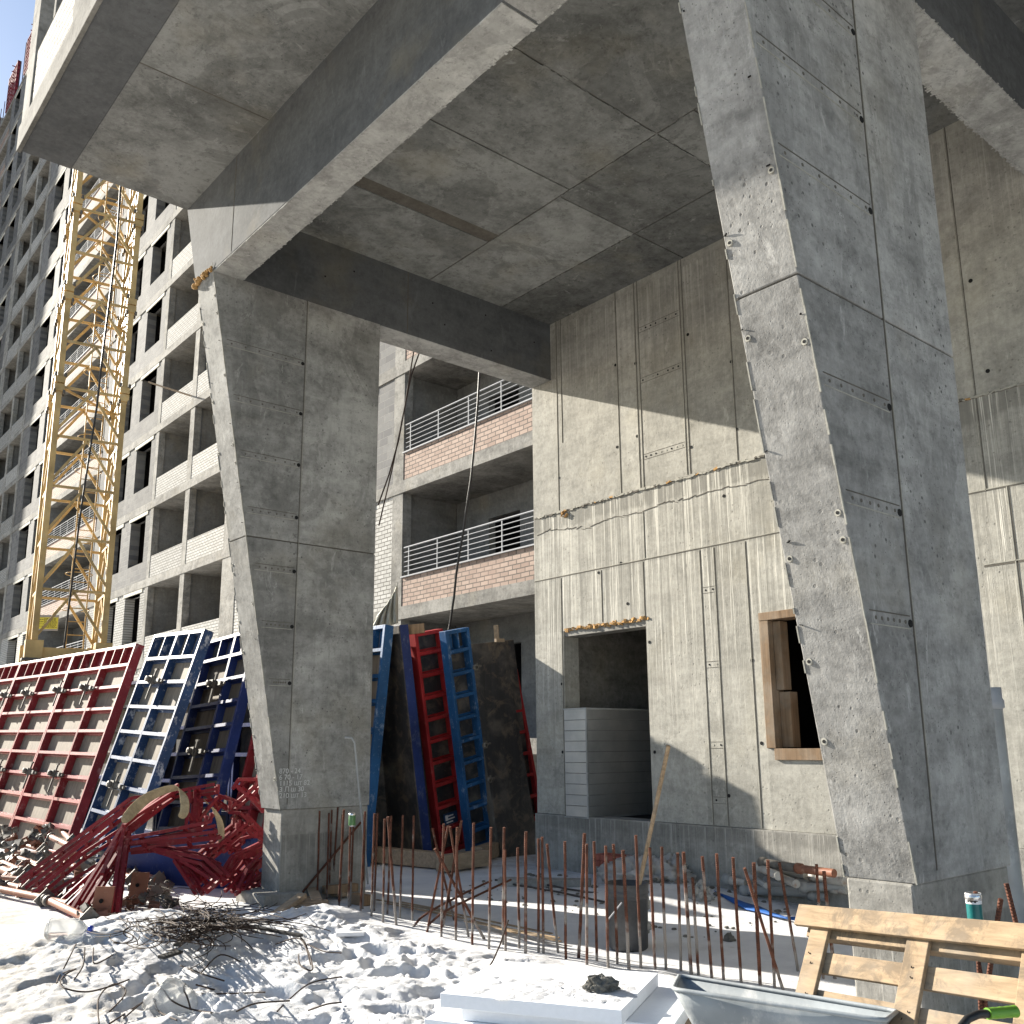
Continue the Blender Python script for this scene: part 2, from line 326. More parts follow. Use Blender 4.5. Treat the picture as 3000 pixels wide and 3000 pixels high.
# ================================================================ GROUND
def gh(x,y):
    p=V((x,y,0)); 
    a=noise.fractal(p*.9,.9,2.1,3)*.05
    tr=max(0,min(1,(x-1.2)/1.2))                       # flat driven track on the left
    rough=tr*max(0,min(1,(9.6-y)/1.5))*max(0,min(1,(5.15+.25*noise.noise(p*2)-x+(.35 if y<5 else 0))/.55))
    r2=max(0,min(1,(y-2)/2))
    z=a*(.25+.5*rough)
    if rough>0:
        z+=rough*(.05+.05*noise.noise(p*2.3+V((5,1,0))))
        v=noise.voronoi(p*5.5)[0][0]; z+=rough*.075*max(0,.55-v)*max(0,.25+1.3*noise.noise(p*1.3))
        v=noise.voronoi(p*13+V((3,3,0)))[0][0]; z+=rough*.06*max(0,.5-v)*max(0,.2+1.5*noise.noise(p*1.9+V((4,0,0))))
        z+=rough*abs(noise.noise(p*9))*.03+rough*.010*noise.noise(p*24)+rough*.03*max(0,.42-noise.voronoi(p*26)[0][0])*max(0,.2+1.5*noise.noise(p*1.5+V((0,7,0))))
        c_=noise.noise(p*3.1+V((9,2,0))); z-=rough*.045*max(0,min(1,(c_-.12)*9))
    else:
        z+=.012*noise.noise(p*3)
    if tr<1:
        z+=(1-tr)*(.012*noise.noise(p*12)+.02*noise.noise(p*4)+.008*noise.noise(p*27)+.018*max(0,.4-noise.voronoi(p*17)[0][0]))
    # drift against the stair wall and a bank between
    z+=.16*math.exp(-((x-8.2)**2/.25+(y-7.1)**2/.35))
    z+=.10*math.exp(-((x-3.3)**2/.25+(y-8.7)**2/.4))
    z+=.20*math.exp(-((x-4.6)**2/.25+(y-8.3)**2/.10))*.4
    # heap at the pile foot and the low bank under the wires
    z+=.10*math.exp(-((x-2.9)**2/.5+(y-8.6)**2/.8))
    for fx,fy,fa in FP:
        d=((x-fx)*math.cos(fa)+(y-fy)*math.sin(fa))**2/.020+(-(x-fx)*math.sin(fa)+(y-fy)*math.cos(fa))**2/.0045
        if d<6: z-=.07*math.exp(-d)*rough-.02*math.exp(-(d-2.2)**2)*rough
    return z
FP=[(random.uniform(2.2,5.2),random.uniform(3.8,9.3),random.uniform(0,3.1)) for _ in range(46)]
def axis_pts(lo,a,b,hi,st):
    o=[];x=a
    while x<=b: o.append(x); x+=st
    g=st;x=a
    while x>lo: g*=1.5; x-=g; o.insert(0,x)
    g=st;x=o[-1]
    while x<hi: g*=1.5; x+=g; o.append(x)
    return o
gx=axis_pts(-900,1.2,5.8,900,.02); gy=axis_pts(-900,2.6,10.2,1200,.022)
nx,ny=len(gx),len(gy); vs=[]; 
for y in gy:
    for x in gx:
        near=-4<x<14 and -3<y<22
        vs.append((x,y,gh(x,y) if near else 0.0))
fs=[(j*nx+i,j*nx+i+1,(j+1)*nx+i+1,(j+1)*nx+i) for j in range(ny-1) for i in range(nx-1)]
me=bpy.data.meshes.new('ground'); me.from_pydata(vs,[],fs); me.materials.append(M['snow']); me.polygons.foreach_set('use_smooth',[True]*len(fs)); me.update()
g=bpy.data.objects.new('ground',me); COL.objects.link(g); g['kind']='structure'
# ================================================================ COLUMNS
def rough_edge_col(xs_l,z_led,yf,yb,ztop,xr,xped,matn,label,seed,joint_z,near):
    t=thing('concrete_column',label,'column',((xped+xr)/2,(yf+yb)/2,0),'slanted concrete columns holding the canopy')
    b=MB(); zl=z_led
    b.box(xped,xr-.01,yf+.015,yb-.015,-.15,zl,0,.0)                     # straight plinth
    o1=b.build('plinth',M['plinth'],t,bevel=.012)
    b=MB(); 
    x0,xt=xs_l[:2]
    # one body: two lifts with slightly different tone, split at the pour joint
    xj=x0+(xt-x0)*(joint_z-zl)/(ztop-zl)
    def seg(za,zb,xa,xb,xra,tone):
        xm_=xs_l[2]
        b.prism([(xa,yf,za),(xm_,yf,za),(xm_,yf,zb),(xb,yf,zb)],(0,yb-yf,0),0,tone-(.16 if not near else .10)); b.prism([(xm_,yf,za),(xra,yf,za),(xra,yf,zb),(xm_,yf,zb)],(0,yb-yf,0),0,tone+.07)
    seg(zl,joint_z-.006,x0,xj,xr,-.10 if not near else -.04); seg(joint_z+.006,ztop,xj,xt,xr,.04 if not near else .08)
    b.prism([(xj+.008,yf+.008,joint_z-.006),(xr-.008,yf+.008,joint_z-.006),(xr-.008,yf+.008,joint_z+.006),(xj+.008,yf+.008,joint_z+.006)],(0,yb-yf-.016,0),1)
    body=b.build('shaft',[M[matn],M['groove']],t,bevel=.006)
    # seams of the shutter boards, tie-band prints and tie holes, standing 2 mm proud
    s=MB(); rnd=random.Random(seed)
    xm=xs_l[2] if len(xs_l)>2 else (x0+xr)/2
    s.box(xm-.004,xm+.004,yf-.004,yf+.01,zl+.05,ztop,0)
    s.box(xm+.012,xm+.016,yf-.003,yf+.01,zl+.4,ztop,1)
    def edge(z): return x0+(xt-x0)*(z-zl)/(ztop-zl)
    z=zl+.75
    while z<ztop-.2:
        if abs(z-joint_z)>.25 and z>2.2:
            xe=edge(z)
            s.box(xe+.06,xm-.03,yf-.003,yf+.01,z-.003,z+.003,0); s.box(xe+.06,xm-.03,yf-.003,yf+.01,z-.073,z-.067,1)
            for k in range(6):
                cx=xe+.12+(xm-xe-.2)*k/5
                s.tube([(cx,yf-.002,z-.035),(cx,yf+.01,z-.035)],.011,8,0)
            s.tube([(xm-.03,yf-.004,z-.04),(xm-.03,yf+.01,z-.04)],.022,10,2)
        z+=.62
    # plastic cones and chips along both edges of the sunlit narrow face
    z=zl+.3;k=0
    while z<ztop-.1:
        xe=edge(z); n=V((-1,0,-(x0-xt)/(ztop-zl)*-1)).normalized()
        for yy in (yf+.035,yb-.035):
            if rnd.random()<.42:
                zz=z+rnd.uniform(-.2,.2); c=V((edge(zz),yy,zz)); s.tube([c-V((.006,0,0)),c+V((.01,0,0))],.019,10,1); s.tube([c-V((.008,0,0)),c+V((.01,0,0))],.010,8,2)
            if rnd.random()<.6:
                zz=z+rnd.uniform(.05,.3); c=V((edge(zz)-.004,yy+rnd.uniform(-.01,.03),zz)); s.bar(c,c+V((-.010,rnd.uniform(-.022,.022),rnd.uniform(-.01,.01))),.010,.005,2)
        z+=.42;k+=1
    # ragged mortar fin on the front arris
    z=zl
    while z<ztop:
        h=rnd.uniform(.03,.11); a=V((edge(z),yf,z)); c=V((edge(z+h),yf,z+h))
        if rnd.random()<.75: s.bar(a+V((-.001,-.001,0)),c+V((-.001,-.001,0)),rnd.uniform(.004,.010),rnd.uniform(.004,.012),1)
        if rnd.random()<.3: s.bar(a+V((.0,yb-yf,0)),c+V((.0,yb-yf,0)),.008,.01,1)
        z+=h
    s.build('formwork_marks',[M['groove'],M['ridge'],M['hole']],t)
    return t,edge
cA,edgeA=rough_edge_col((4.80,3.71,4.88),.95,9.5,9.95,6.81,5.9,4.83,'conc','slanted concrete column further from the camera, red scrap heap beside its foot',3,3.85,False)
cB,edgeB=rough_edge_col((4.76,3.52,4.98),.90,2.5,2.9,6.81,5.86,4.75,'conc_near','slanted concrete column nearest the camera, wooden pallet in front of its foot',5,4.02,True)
mb=MB(); mb.box(4.60,5.05,9.38,10.05,-.3,.12); mb.build('footing',M['plinth'],cA,bevel=.02)
# chalk tally on the far column
def text(name,body,size,mat,loc,xdir,parent,up=V((0,0,1)),ext=.001,align='LEFT'):
    cu=bpy.data.curves.new(name,'FONT'); cu.body=body; cu.size=size; cu.extrude=ext; cu.align_x=align
    o=bpy.data.objects.new(name,cu); COL.objects.link(o)
    xd=V(xdir).normalized(); zd=xd.cross(up).normalized()
    mm=Matrix((xd,up,zd)).transposed().to_4x4(); off=V((0,0,0)); p=parent
    while p is not None: off+=p.location; p=p.parent
    mm.translation=V(loc)-off; o.matrix_world=mm; o.data.materials.append(mat)
    dg=bpy.context.evaluated_depsgraph_get(); me=bpy.data.meshes.new_from_object(o.evaluated_get(dg)); mw=o.matrix_world.copy()
    bpy.data.objects.remove(o); me.transform(mm); no=bpy.data.objects.new(name,me); COL.objects.link(no)
    if parent is not None: no.parent=parent
    return no
M['chalk']=flat('white_chalk',(.55,.55,.54),.95)
mt=None
for i,ln in enumerate(['870 - 24','6 70 - 17','1115 шт 82','3 Л ш 30','210 шт 13']):
    o=text('chalk_tally',ln,.075,M['chalk'],at(818,2258+i*18,y=9.496)+V((0,0,-.03)),(1,0,0),cA)
# ================================================================ CANOPY
ZO,ZI=8.0,7.67
cn=thing('entrance_canopy','raw concrete canopy with deep beams over the entrance, white brick parapet on its edge','canopy',(5.3,6,6.8))
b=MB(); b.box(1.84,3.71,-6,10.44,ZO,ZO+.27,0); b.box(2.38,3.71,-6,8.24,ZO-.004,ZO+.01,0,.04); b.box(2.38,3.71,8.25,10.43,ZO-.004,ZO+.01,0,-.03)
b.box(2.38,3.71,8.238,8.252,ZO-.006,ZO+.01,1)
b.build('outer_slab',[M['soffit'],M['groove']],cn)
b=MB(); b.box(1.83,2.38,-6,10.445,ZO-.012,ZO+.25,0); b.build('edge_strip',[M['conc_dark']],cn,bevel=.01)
b=MB(); b.box(1.815,1.86,-6,10.455,ZO-.03,ZO+.27,0); b.build('fascia',[M['fascia']],cn,bevel=.006)
# inner slab with its plywood-sheet prints, every sheet a slightly different tone
b=MB(); sheets=[(4.06,6.64,8.26,9.5,.04),(4.06,6.64,6.81,8.05,.03),(4.06,6.64,5.53,6.79,-.06),(4.06,6.64,3.2,5.51,-.14),(4.06,6.64,-6,3.18,-.1),
 (6.66,7.89,6.98,9.5,.10),(7.91,8.82,6.98,9.5,-.34),(6.66,7.89,5.53,6.96,-.30),(7.91,8.82,5.53,6.96,-.33),(6.66,8.82,5.05,5.51,-.12),(6.66,8.82,3.2,5.03,-.25),(6.66,8.82,-6,3.18,-.2)]
b.box(3.72,8.82,-6,9.92,ZI+.012,ZI+.2,1)
for x0,x1,y0,y1,t in sheets: b.box(x0,x1,y0,y1,ZI,ZI+.05,0,t)
b.box(4.06,6.64,8.06,8.25,ZI+.035,ZI+.05,2,-.2)
# ragged fins on some sheet joints
rnd=random.Random(4)
def fin(p,q,w=.02,n=40,mi=0,amp=.012):
    p=V(p);q=V(q)
    for i in range(n):
        if rnd.random()<.35: continue
        a=p.lerp(q,i/n); c=p.lerp(q,(i+rnd.uniform(.4,1.1))/n); j=V((rnd.uniform(-amp,amp),rnd.uniform(-amp,amp),rnd.uniform(-.004,.002))); b.bar(a+j,c+j,rnd.uniform(.3,1)*w,.006,mi)
fin((6.65,2.,ZI),(6.65,7.0,ZI),.02,60); fin((4.06,5.52,ZI),(8.8,5.52,ZI),.02,60); fin((6.65,5.04,ZI),(8.8,5.04,ZI),.03,40); fin((7.9,7,ZI),(7.9,9.4,ZI),.012,40)
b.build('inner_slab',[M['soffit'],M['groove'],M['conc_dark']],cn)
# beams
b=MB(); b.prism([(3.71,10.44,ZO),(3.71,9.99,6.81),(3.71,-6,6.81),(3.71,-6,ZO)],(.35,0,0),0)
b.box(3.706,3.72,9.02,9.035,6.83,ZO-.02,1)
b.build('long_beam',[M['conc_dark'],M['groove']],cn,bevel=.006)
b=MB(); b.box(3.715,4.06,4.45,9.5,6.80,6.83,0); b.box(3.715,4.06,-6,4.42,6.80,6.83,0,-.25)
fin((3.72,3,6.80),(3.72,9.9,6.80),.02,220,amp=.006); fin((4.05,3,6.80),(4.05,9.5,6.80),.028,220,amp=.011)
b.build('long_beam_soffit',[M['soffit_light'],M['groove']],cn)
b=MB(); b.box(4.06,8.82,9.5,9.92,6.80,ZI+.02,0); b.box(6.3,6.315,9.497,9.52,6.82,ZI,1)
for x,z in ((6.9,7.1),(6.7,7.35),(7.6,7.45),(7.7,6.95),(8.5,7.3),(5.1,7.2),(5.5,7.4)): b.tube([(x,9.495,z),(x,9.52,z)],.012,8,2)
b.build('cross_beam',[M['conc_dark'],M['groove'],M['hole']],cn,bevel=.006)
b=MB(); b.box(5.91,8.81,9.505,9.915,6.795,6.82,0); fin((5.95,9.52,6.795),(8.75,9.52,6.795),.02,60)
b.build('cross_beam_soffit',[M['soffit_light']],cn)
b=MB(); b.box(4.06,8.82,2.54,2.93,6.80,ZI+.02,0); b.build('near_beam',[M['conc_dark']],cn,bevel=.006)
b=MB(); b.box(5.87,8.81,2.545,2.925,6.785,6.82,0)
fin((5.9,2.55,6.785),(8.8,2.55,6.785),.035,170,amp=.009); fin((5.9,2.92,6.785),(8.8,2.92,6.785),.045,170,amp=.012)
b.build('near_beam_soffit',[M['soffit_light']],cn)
# brick parapet, corner pier, opening pier above the canopy edge
b=MB(); b.box(1.845,1.96,-6,10.06,ZO+.271,9.0,0); b.build('brick_parapet',[M['brick_parapet']],cn)
b=MB(); b.box(1.83,2.1,10.10,10.43,ZO+.271,11.6,0); b.box(1.84,2.1,9.38,9.47,9.0,11.2,0); b.box(1.842,2.1,8.2,8.62,8.28,11.,0,-.15)
b.build('parapet_pier',[M['fac_conc']],cn,bevel=.006)
# lump of expanding foam at the beam foot
b=MB(); rnd=random.Random(9)
for i in range(26):
    t=i/25; c=V((3.70,9.97-.5*t,6.82+.015*math.sin(i)))+V((rnd.uniform(-.02,.0),rnd.uniform(-.03,.03),rnd.uniform(-.04,.05)*(1-t*.5))); r=rnd.uniform(.015,.04)*(1.1-.6*t)
    b.lathe(c-V((0,0,r)),[(0.001,0),(r*.8,r*.4),(r,r),(r*.7,r*1.6),(.001,2*r)],8)
b.build('foam_seal',[M['foamgun']],cn)
# ================================================================ STAIR WALL
XW=8.82
def grid_wall(mb,axis,c,th,u0,u1,v0,v1,holes,mi=0,mi_rev=None,tones=None,cuts_u=(),cuts_v=()):
    """wall in plane axis=c (front) with rectangular holes; thickness goes to +axis. u is the other horizontal axis, v is z"""
    us=sorted(set([u0,u1]+[h[i] for h in holes for i in (0,1) if u0<h[i]<u1]+[x for x in cuts_u if u0<x<u1])); vs_=sorted(set([v0,v1]+[h[i] for h in holes for i in (2,3) if v0<h[i]<v1]+[x for x in cuts_v if v0<x<v1]))
    def P(u,v,d): return V((c+d,u,v)) if axis=='x' else V((u,c+d,v))
    def solid(i,j):
        if i<0 or j<0 or i>=len(us)-1 or j>=len(vs_)-1: return False
        cu=(us[i]+us[i+1])/2; cv=(vs_[j]+vs_[j+1])/2
        return not any(h[0]<cu<h[1] and h[2]<cv<h[3] for h in holes)
    mr=mi if mi_rev is None else mi_rev
    for i in range(len(us)-1):
        for j in range(len(vs_)-1):
            if not solid(i,j): continue
            a,b_,c_,d=us[i],us[i+1],vs_[j],vs_[j+1]; t=tones(i,j) if tones else 0.
            mb.add([P(a,c_,0),P(b_,c_,0),P(b_,d,0),P(a,d,0)],[(0,1,2,3)],mi,False,t); mb.add([P(a,c_,th),P(a,d,th),P(b_,d,th),P(b_,c_,th)],[(0,1,2,3)],mr)
            for di,dj,(p,q) in ((-1,0,((a,c_),(a,d))),(1,0,((b_,c_),(b_,d))),(0,-1,((a,c_),(b_,c_))),(0,1,((a,d),(b_,d)))):
                if not solid(i+di,j+dj): mb.add([P(*p,0),P(*q,0),P(*q,th),P(*p,th)],[(0,1,2,3)],mr)
sw=thing('stair_wall','tall raw concrete wall of the stair block with a doorway and a small timber-framed window','wall',(XW,5,0))
ys=[wy(9.9),wy(8.64),wy(8.28),wy(7.42),wy(6.68)]; ylow=[wy(9.89),wy(9.07),wy(8.29),wy(7.34),wy(7.12),wy(6.65)]
door=(wy(8.29),wy(9.87),wz(.65),wz(3.2)); win=(wy(5.4),wy(6.52),wz(1.54),wz(3.09))
tr=random.Random(11); tt={}
def tone(i,j): return tt.setdefault((i,j),tr.uniform(-.12,.08))
b=MB()
grid_wall(b,'x',XW,.28,-6,9.92,wz(.65),ZI,[door,win],0,None,tone,cuts_u=[wy(y) for y in (9.9,8.64,7.42,6.65,3.9)],cuts_v=[wz(4.97),wz(4.0)])
b.box(XW-.03,XW+.28,-6,9.935,-.3,wz(.65)-.004,1)
# seams (groove + ridge), tie holes, board prints
def vseam(y,z0,z1,w=.008): 
    b.box(XW-.003,XW+.01,y-w/2,y+w/2,z0,z1,2); b.box(XW-.006,XW+.01,y+w/2+.006,y+w/2+.014,z0,z1,3)
def hseam(y0,y1,z,w=.008,r=True):
    b.box(XW-.003,XW+.01,y0,y1,z-w/2,z+w/2,2)
    if r: b.box(XW-.006,XW+.01,y0,y1,z+w/2+.004,z+w/2+.012,3)
zj,zk=wz(4.97),wz(4.0)
for y in ys: vseam(y,zj+.03,ZI)
vseam(wy(7.47),zj+.03,ZI,.006); vseam(wy(8.22),zj+.03,ZI,.006); vseam(wy(9.8),zj+1.,ZI,.006)
for y in ylow[:1]+ylow[3:]: vseam(y,wz(.66),zk-.02)
vseam(ylow[1],door[3]+.05,zk-.02); vseam(ylow[2],door[3],zk-.02); vseam(wy(8.25),zk,zj-.3,.006); vseam(wy(3.8),zk,ZI); vseam(wy(3.6),-.2,zk,.01)
hseam(-6,9.92,zk); hseam(3,9.9,zj,.02,False); hseam(-6,3.7,wz(3.26),.016)
rnd=random.Random(21)
# ragged lip of old foam and mortar on the pour joint
y=9.85
while y>3.0:
    L=rnd.uniform(.02,.08); b.bar((XW-.006,y,zj+rnd.uniform(-.012,.012)),(XW-.006,y-L,zj+rnd.uniform(-.012,.012)),rnd.uniform(.012,.03),rnd.uniform(.01,.03),rnd.choice([3,3,3,3,5,2,2]) if y>7.6 or rnd.random()<.4 else 3); y-=L
for i in range(12):
    q_=V((XW-.012,wy(9.78)+rnd.uniform(-.07,.07),zj-.03+rnd.uniform(-.06,.03))); b.bar(q_,q_+V((rnd.uniform(-.02,.0),rnd.uniform(-.03,.03),rnd.uniform(-.04,.01))),rnd.uniform(.012,.03),rnd.uniform(.012,.03),5)
# second ragged line below the dark band
y=9.85
while y>5.8:
    L=rnd.uniform(.05,.14); zz=zj-.27+.10*noise.noise(V((y*1.3,0,3))); b.bar((XW-.002,y,zz),(XW-.002,y-L,zz+rnd.uniform(-.03,.03)),.008,.008,2); y-=L
def bandprint(y0,y1,z,h=.07):
    hseam(y0,y1,z,.004,False); hseam(y0,y1,z-h,.004,False)
    n=max(2,int(abs(y1-y0)/.085))
    for k in range(n): 
        yy=y0+(y1-y0)*(k+.5)/n; b.tube([(XW-.004,yy,z-h/2),(XW+.01,yy,z-h/2)],.012,8,4 if rnd.random()<.6 else 3)
bandprint(wy(8.22),wy(7.5),wz(5.45)); bandprint(wy(8.22),wy(7.5),wz(6.55)); bandprint(wy(8.22),wy(7.5),wz(7.3)); bandprint(wy(7.34),wy(7.12),wz(2.58)); bandprint(wy(7.34),wy(7.12),wz(3.5)); bandprint(wy(7.34),wy(7.12),wz(1.62)); bandprint(wy(7.34),wy(7.12),wz(.98))
for y_,z_ in ((8.7,5.68),(8.32,5.74),(9.9,5.5),(8.68,6.9),(8.3,6.8),(7.36,6.9),(6.7,6.3),(6.68,5.4),(7.4,5.35),(9.13,3.95),(8.7,4.02),(8.24,2.9),(9.92,2.45),(6.66,2.55),(6.6,1.6),(7.1,1.0),(3.72,6.2),(3.66,5.2),(9.93,1.5),(8.22,1.5),(8.6,3.45),(6.93,4.6)):
    b.tube([(XW-.005,wy(y_),wz(z_)),(XW+.01,wy(y_),wz(z_))],.02,12,4)
b.build('wall_body',[M['wall'],M['plinth'],M['groove'],M['ridge'],M['hole'],M['foamgun']],sw)
# orange foam and broken concrete over the door
b=MB(); y=door[1]-.02
while y>door[0]:
    for k in range(2):
        r=rnd.uniform(.008,.03); yy=y+rnd.uniform(-.01,.01); zz=door[3]+.012+.02*noise.noise(V((y*9,k,0)))+rnd.uniform(-.014,.02); b.bar((XW+rnd.uniform(-.012,.02),yy,zz),(XW+rnd.uniform(-.008,.02),yy-rnd.uniform(.02,.07),zz+rnd.uniform(-.015,.015)),r,r*rnd.uniform(.6,1.3))
    y-=.022
b.build('door_foam_seal',[M['foamgun']],sw)
b=MB(); b.box(XW+.02,XW+.27,door[0],door[1],door[3]-.075,door[3]-.002,0); b.build('door_lintel',[M['fac_conc']],sw)
# rooms behind the openings
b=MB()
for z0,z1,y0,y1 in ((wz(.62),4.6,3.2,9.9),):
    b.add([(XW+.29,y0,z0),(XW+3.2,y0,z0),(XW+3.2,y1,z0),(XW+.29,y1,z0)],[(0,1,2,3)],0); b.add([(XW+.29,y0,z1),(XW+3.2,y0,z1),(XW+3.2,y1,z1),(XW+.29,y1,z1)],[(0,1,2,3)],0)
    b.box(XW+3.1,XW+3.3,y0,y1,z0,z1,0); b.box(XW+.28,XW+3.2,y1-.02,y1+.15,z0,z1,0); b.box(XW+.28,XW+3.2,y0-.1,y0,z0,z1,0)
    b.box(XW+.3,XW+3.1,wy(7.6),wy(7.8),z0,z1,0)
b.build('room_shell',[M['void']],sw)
# block the gap over/behind so that the stair block is a closed volume
b=MB(); b.box(XW+.02,XW+.27,-6,9.92,ZI,13.5,0); b.box(XW+.285,12.15,9.6,9.9,4.6,13.5,0); b.box(XW+.285,12.15,9.6,9.9,-.2,4.55,0); b.build('stair_block_upper',[M['fac_conc']],sw)
# timber window frame: two jambs, head, sill and a loose board
wf=MB(); y0,y1,z0,z1=win; d=.115
wf.box(XW-.02,XW+.2,y1-d,y1,z0+.005,z1-.09,0); wf.box(XW-.02,XW+.2,y0,y0+d,z0+.005,z1-.09,0); wf.box(XW-.025,XW+.2,y0,y1,z1-.088,z1,0); wf.box(XW-.03,XW+.2,y0+.0,y1-.1,z0-.12,z0,0); wf.box(XW+.06,XW+.2,y1-d-.1,y1-d-.004,z0+.62,z1-.1,0); wf.box(XW+.1,XW+.24,y1-d-.14,y1-d-.004,z0+.01,z0+.60,0)
wf.build('window_frame',[M['frame_wood']],sw,bevel=.004)
# ================================================================ sheet metal box in the doorway
zb=thing('sheet_metal_box','ribbed galvanised sheet metal box standing in the lower half of the doorway','metal box',(XW+.5,wy(8.9),door[2]))
b=MB(); yb0,yb1=wy(8.29)+.42,wy(9.86); x0=XW-.035; yF=wy(9.41)
# left flank (facing out) and broad front running into the room
zt,zb_=wz(2.08),wz(.64)
n=10
for i in range(n):
    a=zb_+(zt-zb_)*i/n; c=zb_+(zt-zb_)*(i+1)/n
    b.box(x0,x0+.03,yF,yb1-.01,a+.004,c-.004,0); b.box(x0+.008,x0+1.3,yF-.0,yF+.03,a+.004,c-.004,0)
    b.box(x0-.004,x0+.03,yF+.012,yb1-.01,c-.006,c+.0,1); b.box(x0+.02,x0+1.3,yF-.005,yF+.02,c-.006,c,1)
b.box(x0-.008,x0+.02,yF-.008,yF+.012,zb_-.01,zt+.01,1); b.box(x0-.01,x0+1.3,yF-.012,yb1,zt,zt+.018,1); b.box(x0-.01,x0+1.3,yF-.012,yb1,zb_-.016,zb_,1)
b.build('casing',[M['zinc'],M['steel']],zb)
# drain pipe on the wall at the far right
dp=thing('drain_pipe','grey plastic drain pipe with a white collar, standing against the wall beside the near column','pipe',(XW-.35,wy(3.95),0))
p0=at(2922,2060,y=3.3)
px_=at(2911,2030,y=3.15)
b=MB(); b.tube([(px_.x,px_.y,0),(px_.x,px_.y,px_.z-.08)],.05,16,0); b.build('pipe',[M['steel']],dp)
b=MB(); b.lathe(V((px_.x,px_.y,px_.z-.12)),[(.05,0),(.066,.01),(.066,.06),(.056,.08),(.056,.16),(.045,.16)],18); b.build('collar',[M['rail']],dp)
# ================================================================ APARTMENT BUILDING
XB=12.2; Z0=4.5; HS=3.07; NF=15
ab=thing('apartment_building','long unfinished apartment block with open loggias, grey block walls, brick parapets and white railings','building',(XB,45,0))
bays=[('pink',9.9,18.45),('pier',18.45,18.9),('wall',18.9,27.85,[(20.,21.5),(24.4,26.)]),('pier',27.85,28.9),('loggia',28.9,32.1),('pier',32.1,32.5),('loggia',32.5,35.65),('pier',35.65,35.95),
 ('wall',35.95,42.95,[(36.5,38.2),(39.3,40.8)]),('pink',42.95,51.2),('wall',51.2,58.6,[(52.4,53.9),(55.,57.)]),('pier',58.6,59.1),('loggia',59.1,61.9),('pier',61.9,62.35),('loggia',62.35,65.5),('pier',65.5,66.6),
 ('wall',66.6,74.,[(68.,69.6),(71.2,72.8)]),('pink',74.,82.2),('pier',82.2,82.7),('wall',82.7,90.,[(84,85.5),(87,88.5)])]
def fz(k): return Z0+HS*k   # underside of slab k
for k in range(-1,NF+1):
    b=MB(); z=fz(k); b.box(XB-.02,19.,9.9,90,z,z+.3,0)
    if k>=0: b.box(XB+.3,XB+1.68,42.95,51.2,z-.012,z,0,-.3)
    b.build('floor_slab',[M['fac_conc']],ab)
b=MB(); b.box(19,19.3,9.9,90,-1,fz(NF)+.3,0); b.box(12.3,19,89.9,90.2,-1,fz(NF)+.3,0); b.build('rear_wall',[M['fac_in']],ab)
cnt={'parapet':0,'railing':0,'block_wall':0}
ex=MB()
for bay in bays:
    t,y0,y1=bay[:3]
    if t=='pier':
        b=MB(); 
        for k in range(-1,NF):
            z=fz(k)+.3; h=HS-.3; b.box(XB,XB+.25,y0,y1,z,z+h,0,random.uniform(-.08,.06)); b.box(XB+.25,XB+1.7,(y0+y1)/2-.1,(y0+y1)/2+.1,z,z+h,1)
        b.build('pier',[M['fac_conc'],M['fac_in']],ab)
    elif t=='wall':
        for k in range(-1,NF):
            z=fz(k)+.3; b=MB(); mi=1 if k<=0 else 0
            holes=[(a,c,z+.75,z+2.62) for a,c in bay[3]]
            tv=random.uniform(-.22,.3); grid_wall(b,'x',XB+.02,.38,y0,y1,z,fz(k+1),holes,mi,None,lambda i,j:tv+.08*((i*7+j*3)%3-1))
            for a,c in bay[3]: b.box(XB-.01,XB+.3,a-.25,c+.15,z+2.62,z+2.76,2); 
            b.build('block_wall',[M['block'],M['brick_white'],M['lintel']],ab); cnt['block_wall']+=1
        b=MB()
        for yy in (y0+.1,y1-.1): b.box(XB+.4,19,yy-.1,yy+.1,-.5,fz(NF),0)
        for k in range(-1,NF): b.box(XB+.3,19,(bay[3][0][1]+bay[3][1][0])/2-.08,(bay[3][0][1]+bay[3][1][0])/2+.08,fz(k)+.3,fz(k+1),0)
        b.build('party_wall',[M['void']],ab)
    else:
        # recessed back wall with a doorway per floor
        b=MB(); w=y1-y0; dx0=y0+w*.62 if t=='loggia' else y1-2.2; holes=[(dx0-(1.05 if t!='loggia' else .3),dx0+(0 if t!='loggia' else .6),fz(k)+.3,fz(k)+2.45) for k in range(-1,NF)]
        if t=='pink': holes=[(y1-2.35,y1-1.2,fz(k)+.3,fz(k)+2.45) for k in range(-1,NF)]+[(y0+1.5,y0+2.7,fz(k)+.3,fz(k)+2.45) for k in range(-1,NF)]
        grid_wall(b,'x',XB+1.69,.2,y0-.1,y1+.1,-1,fz(NF),holes,0)
        b.build('recess_wall',[M['fac_in']],ab)
        for k in range(-1,NF):
            z=fz(k)+.3; target=cnt['parapet']<98
            if t=='pink' and k==-1: continue
            b=MB() if target else ex
            pz=.85 if t=='loggia' else .68
            b.box(XB+.015,XB+.135,y0+.002,y1-.002,z,z+pz,0 if t=='loggia' else 1,random.uniform(-.2,.12))
            if t=='pink': b.box(XB-.04,XB+.16,y0+.002,y1-.002,z+pz,z+pz+.03,2)
            if target: b.build('parapet',[M['brick_white'],M['brick_pink'],M['rail']],ab); cnt['parapet']+=1
            if t=='pink' and (k<7 or y0>40):
                b=MB(); zz=z+pz+.03
                for j in range(6): 
                    h=.12+.115*j; b.tube([(XB+.03,y0+.05,zz+h),(XB+.03,y1-.05,zz+h)],.011 if j<5 else .02,6,0)
                yy=y1-.25
                while yy>y0: b.box(XB+.02,XB+.04,yy-.013,yy+.013,zz,zz+.70,0); yy-=1.15
                b.build('railing',[M['rail']],ab)
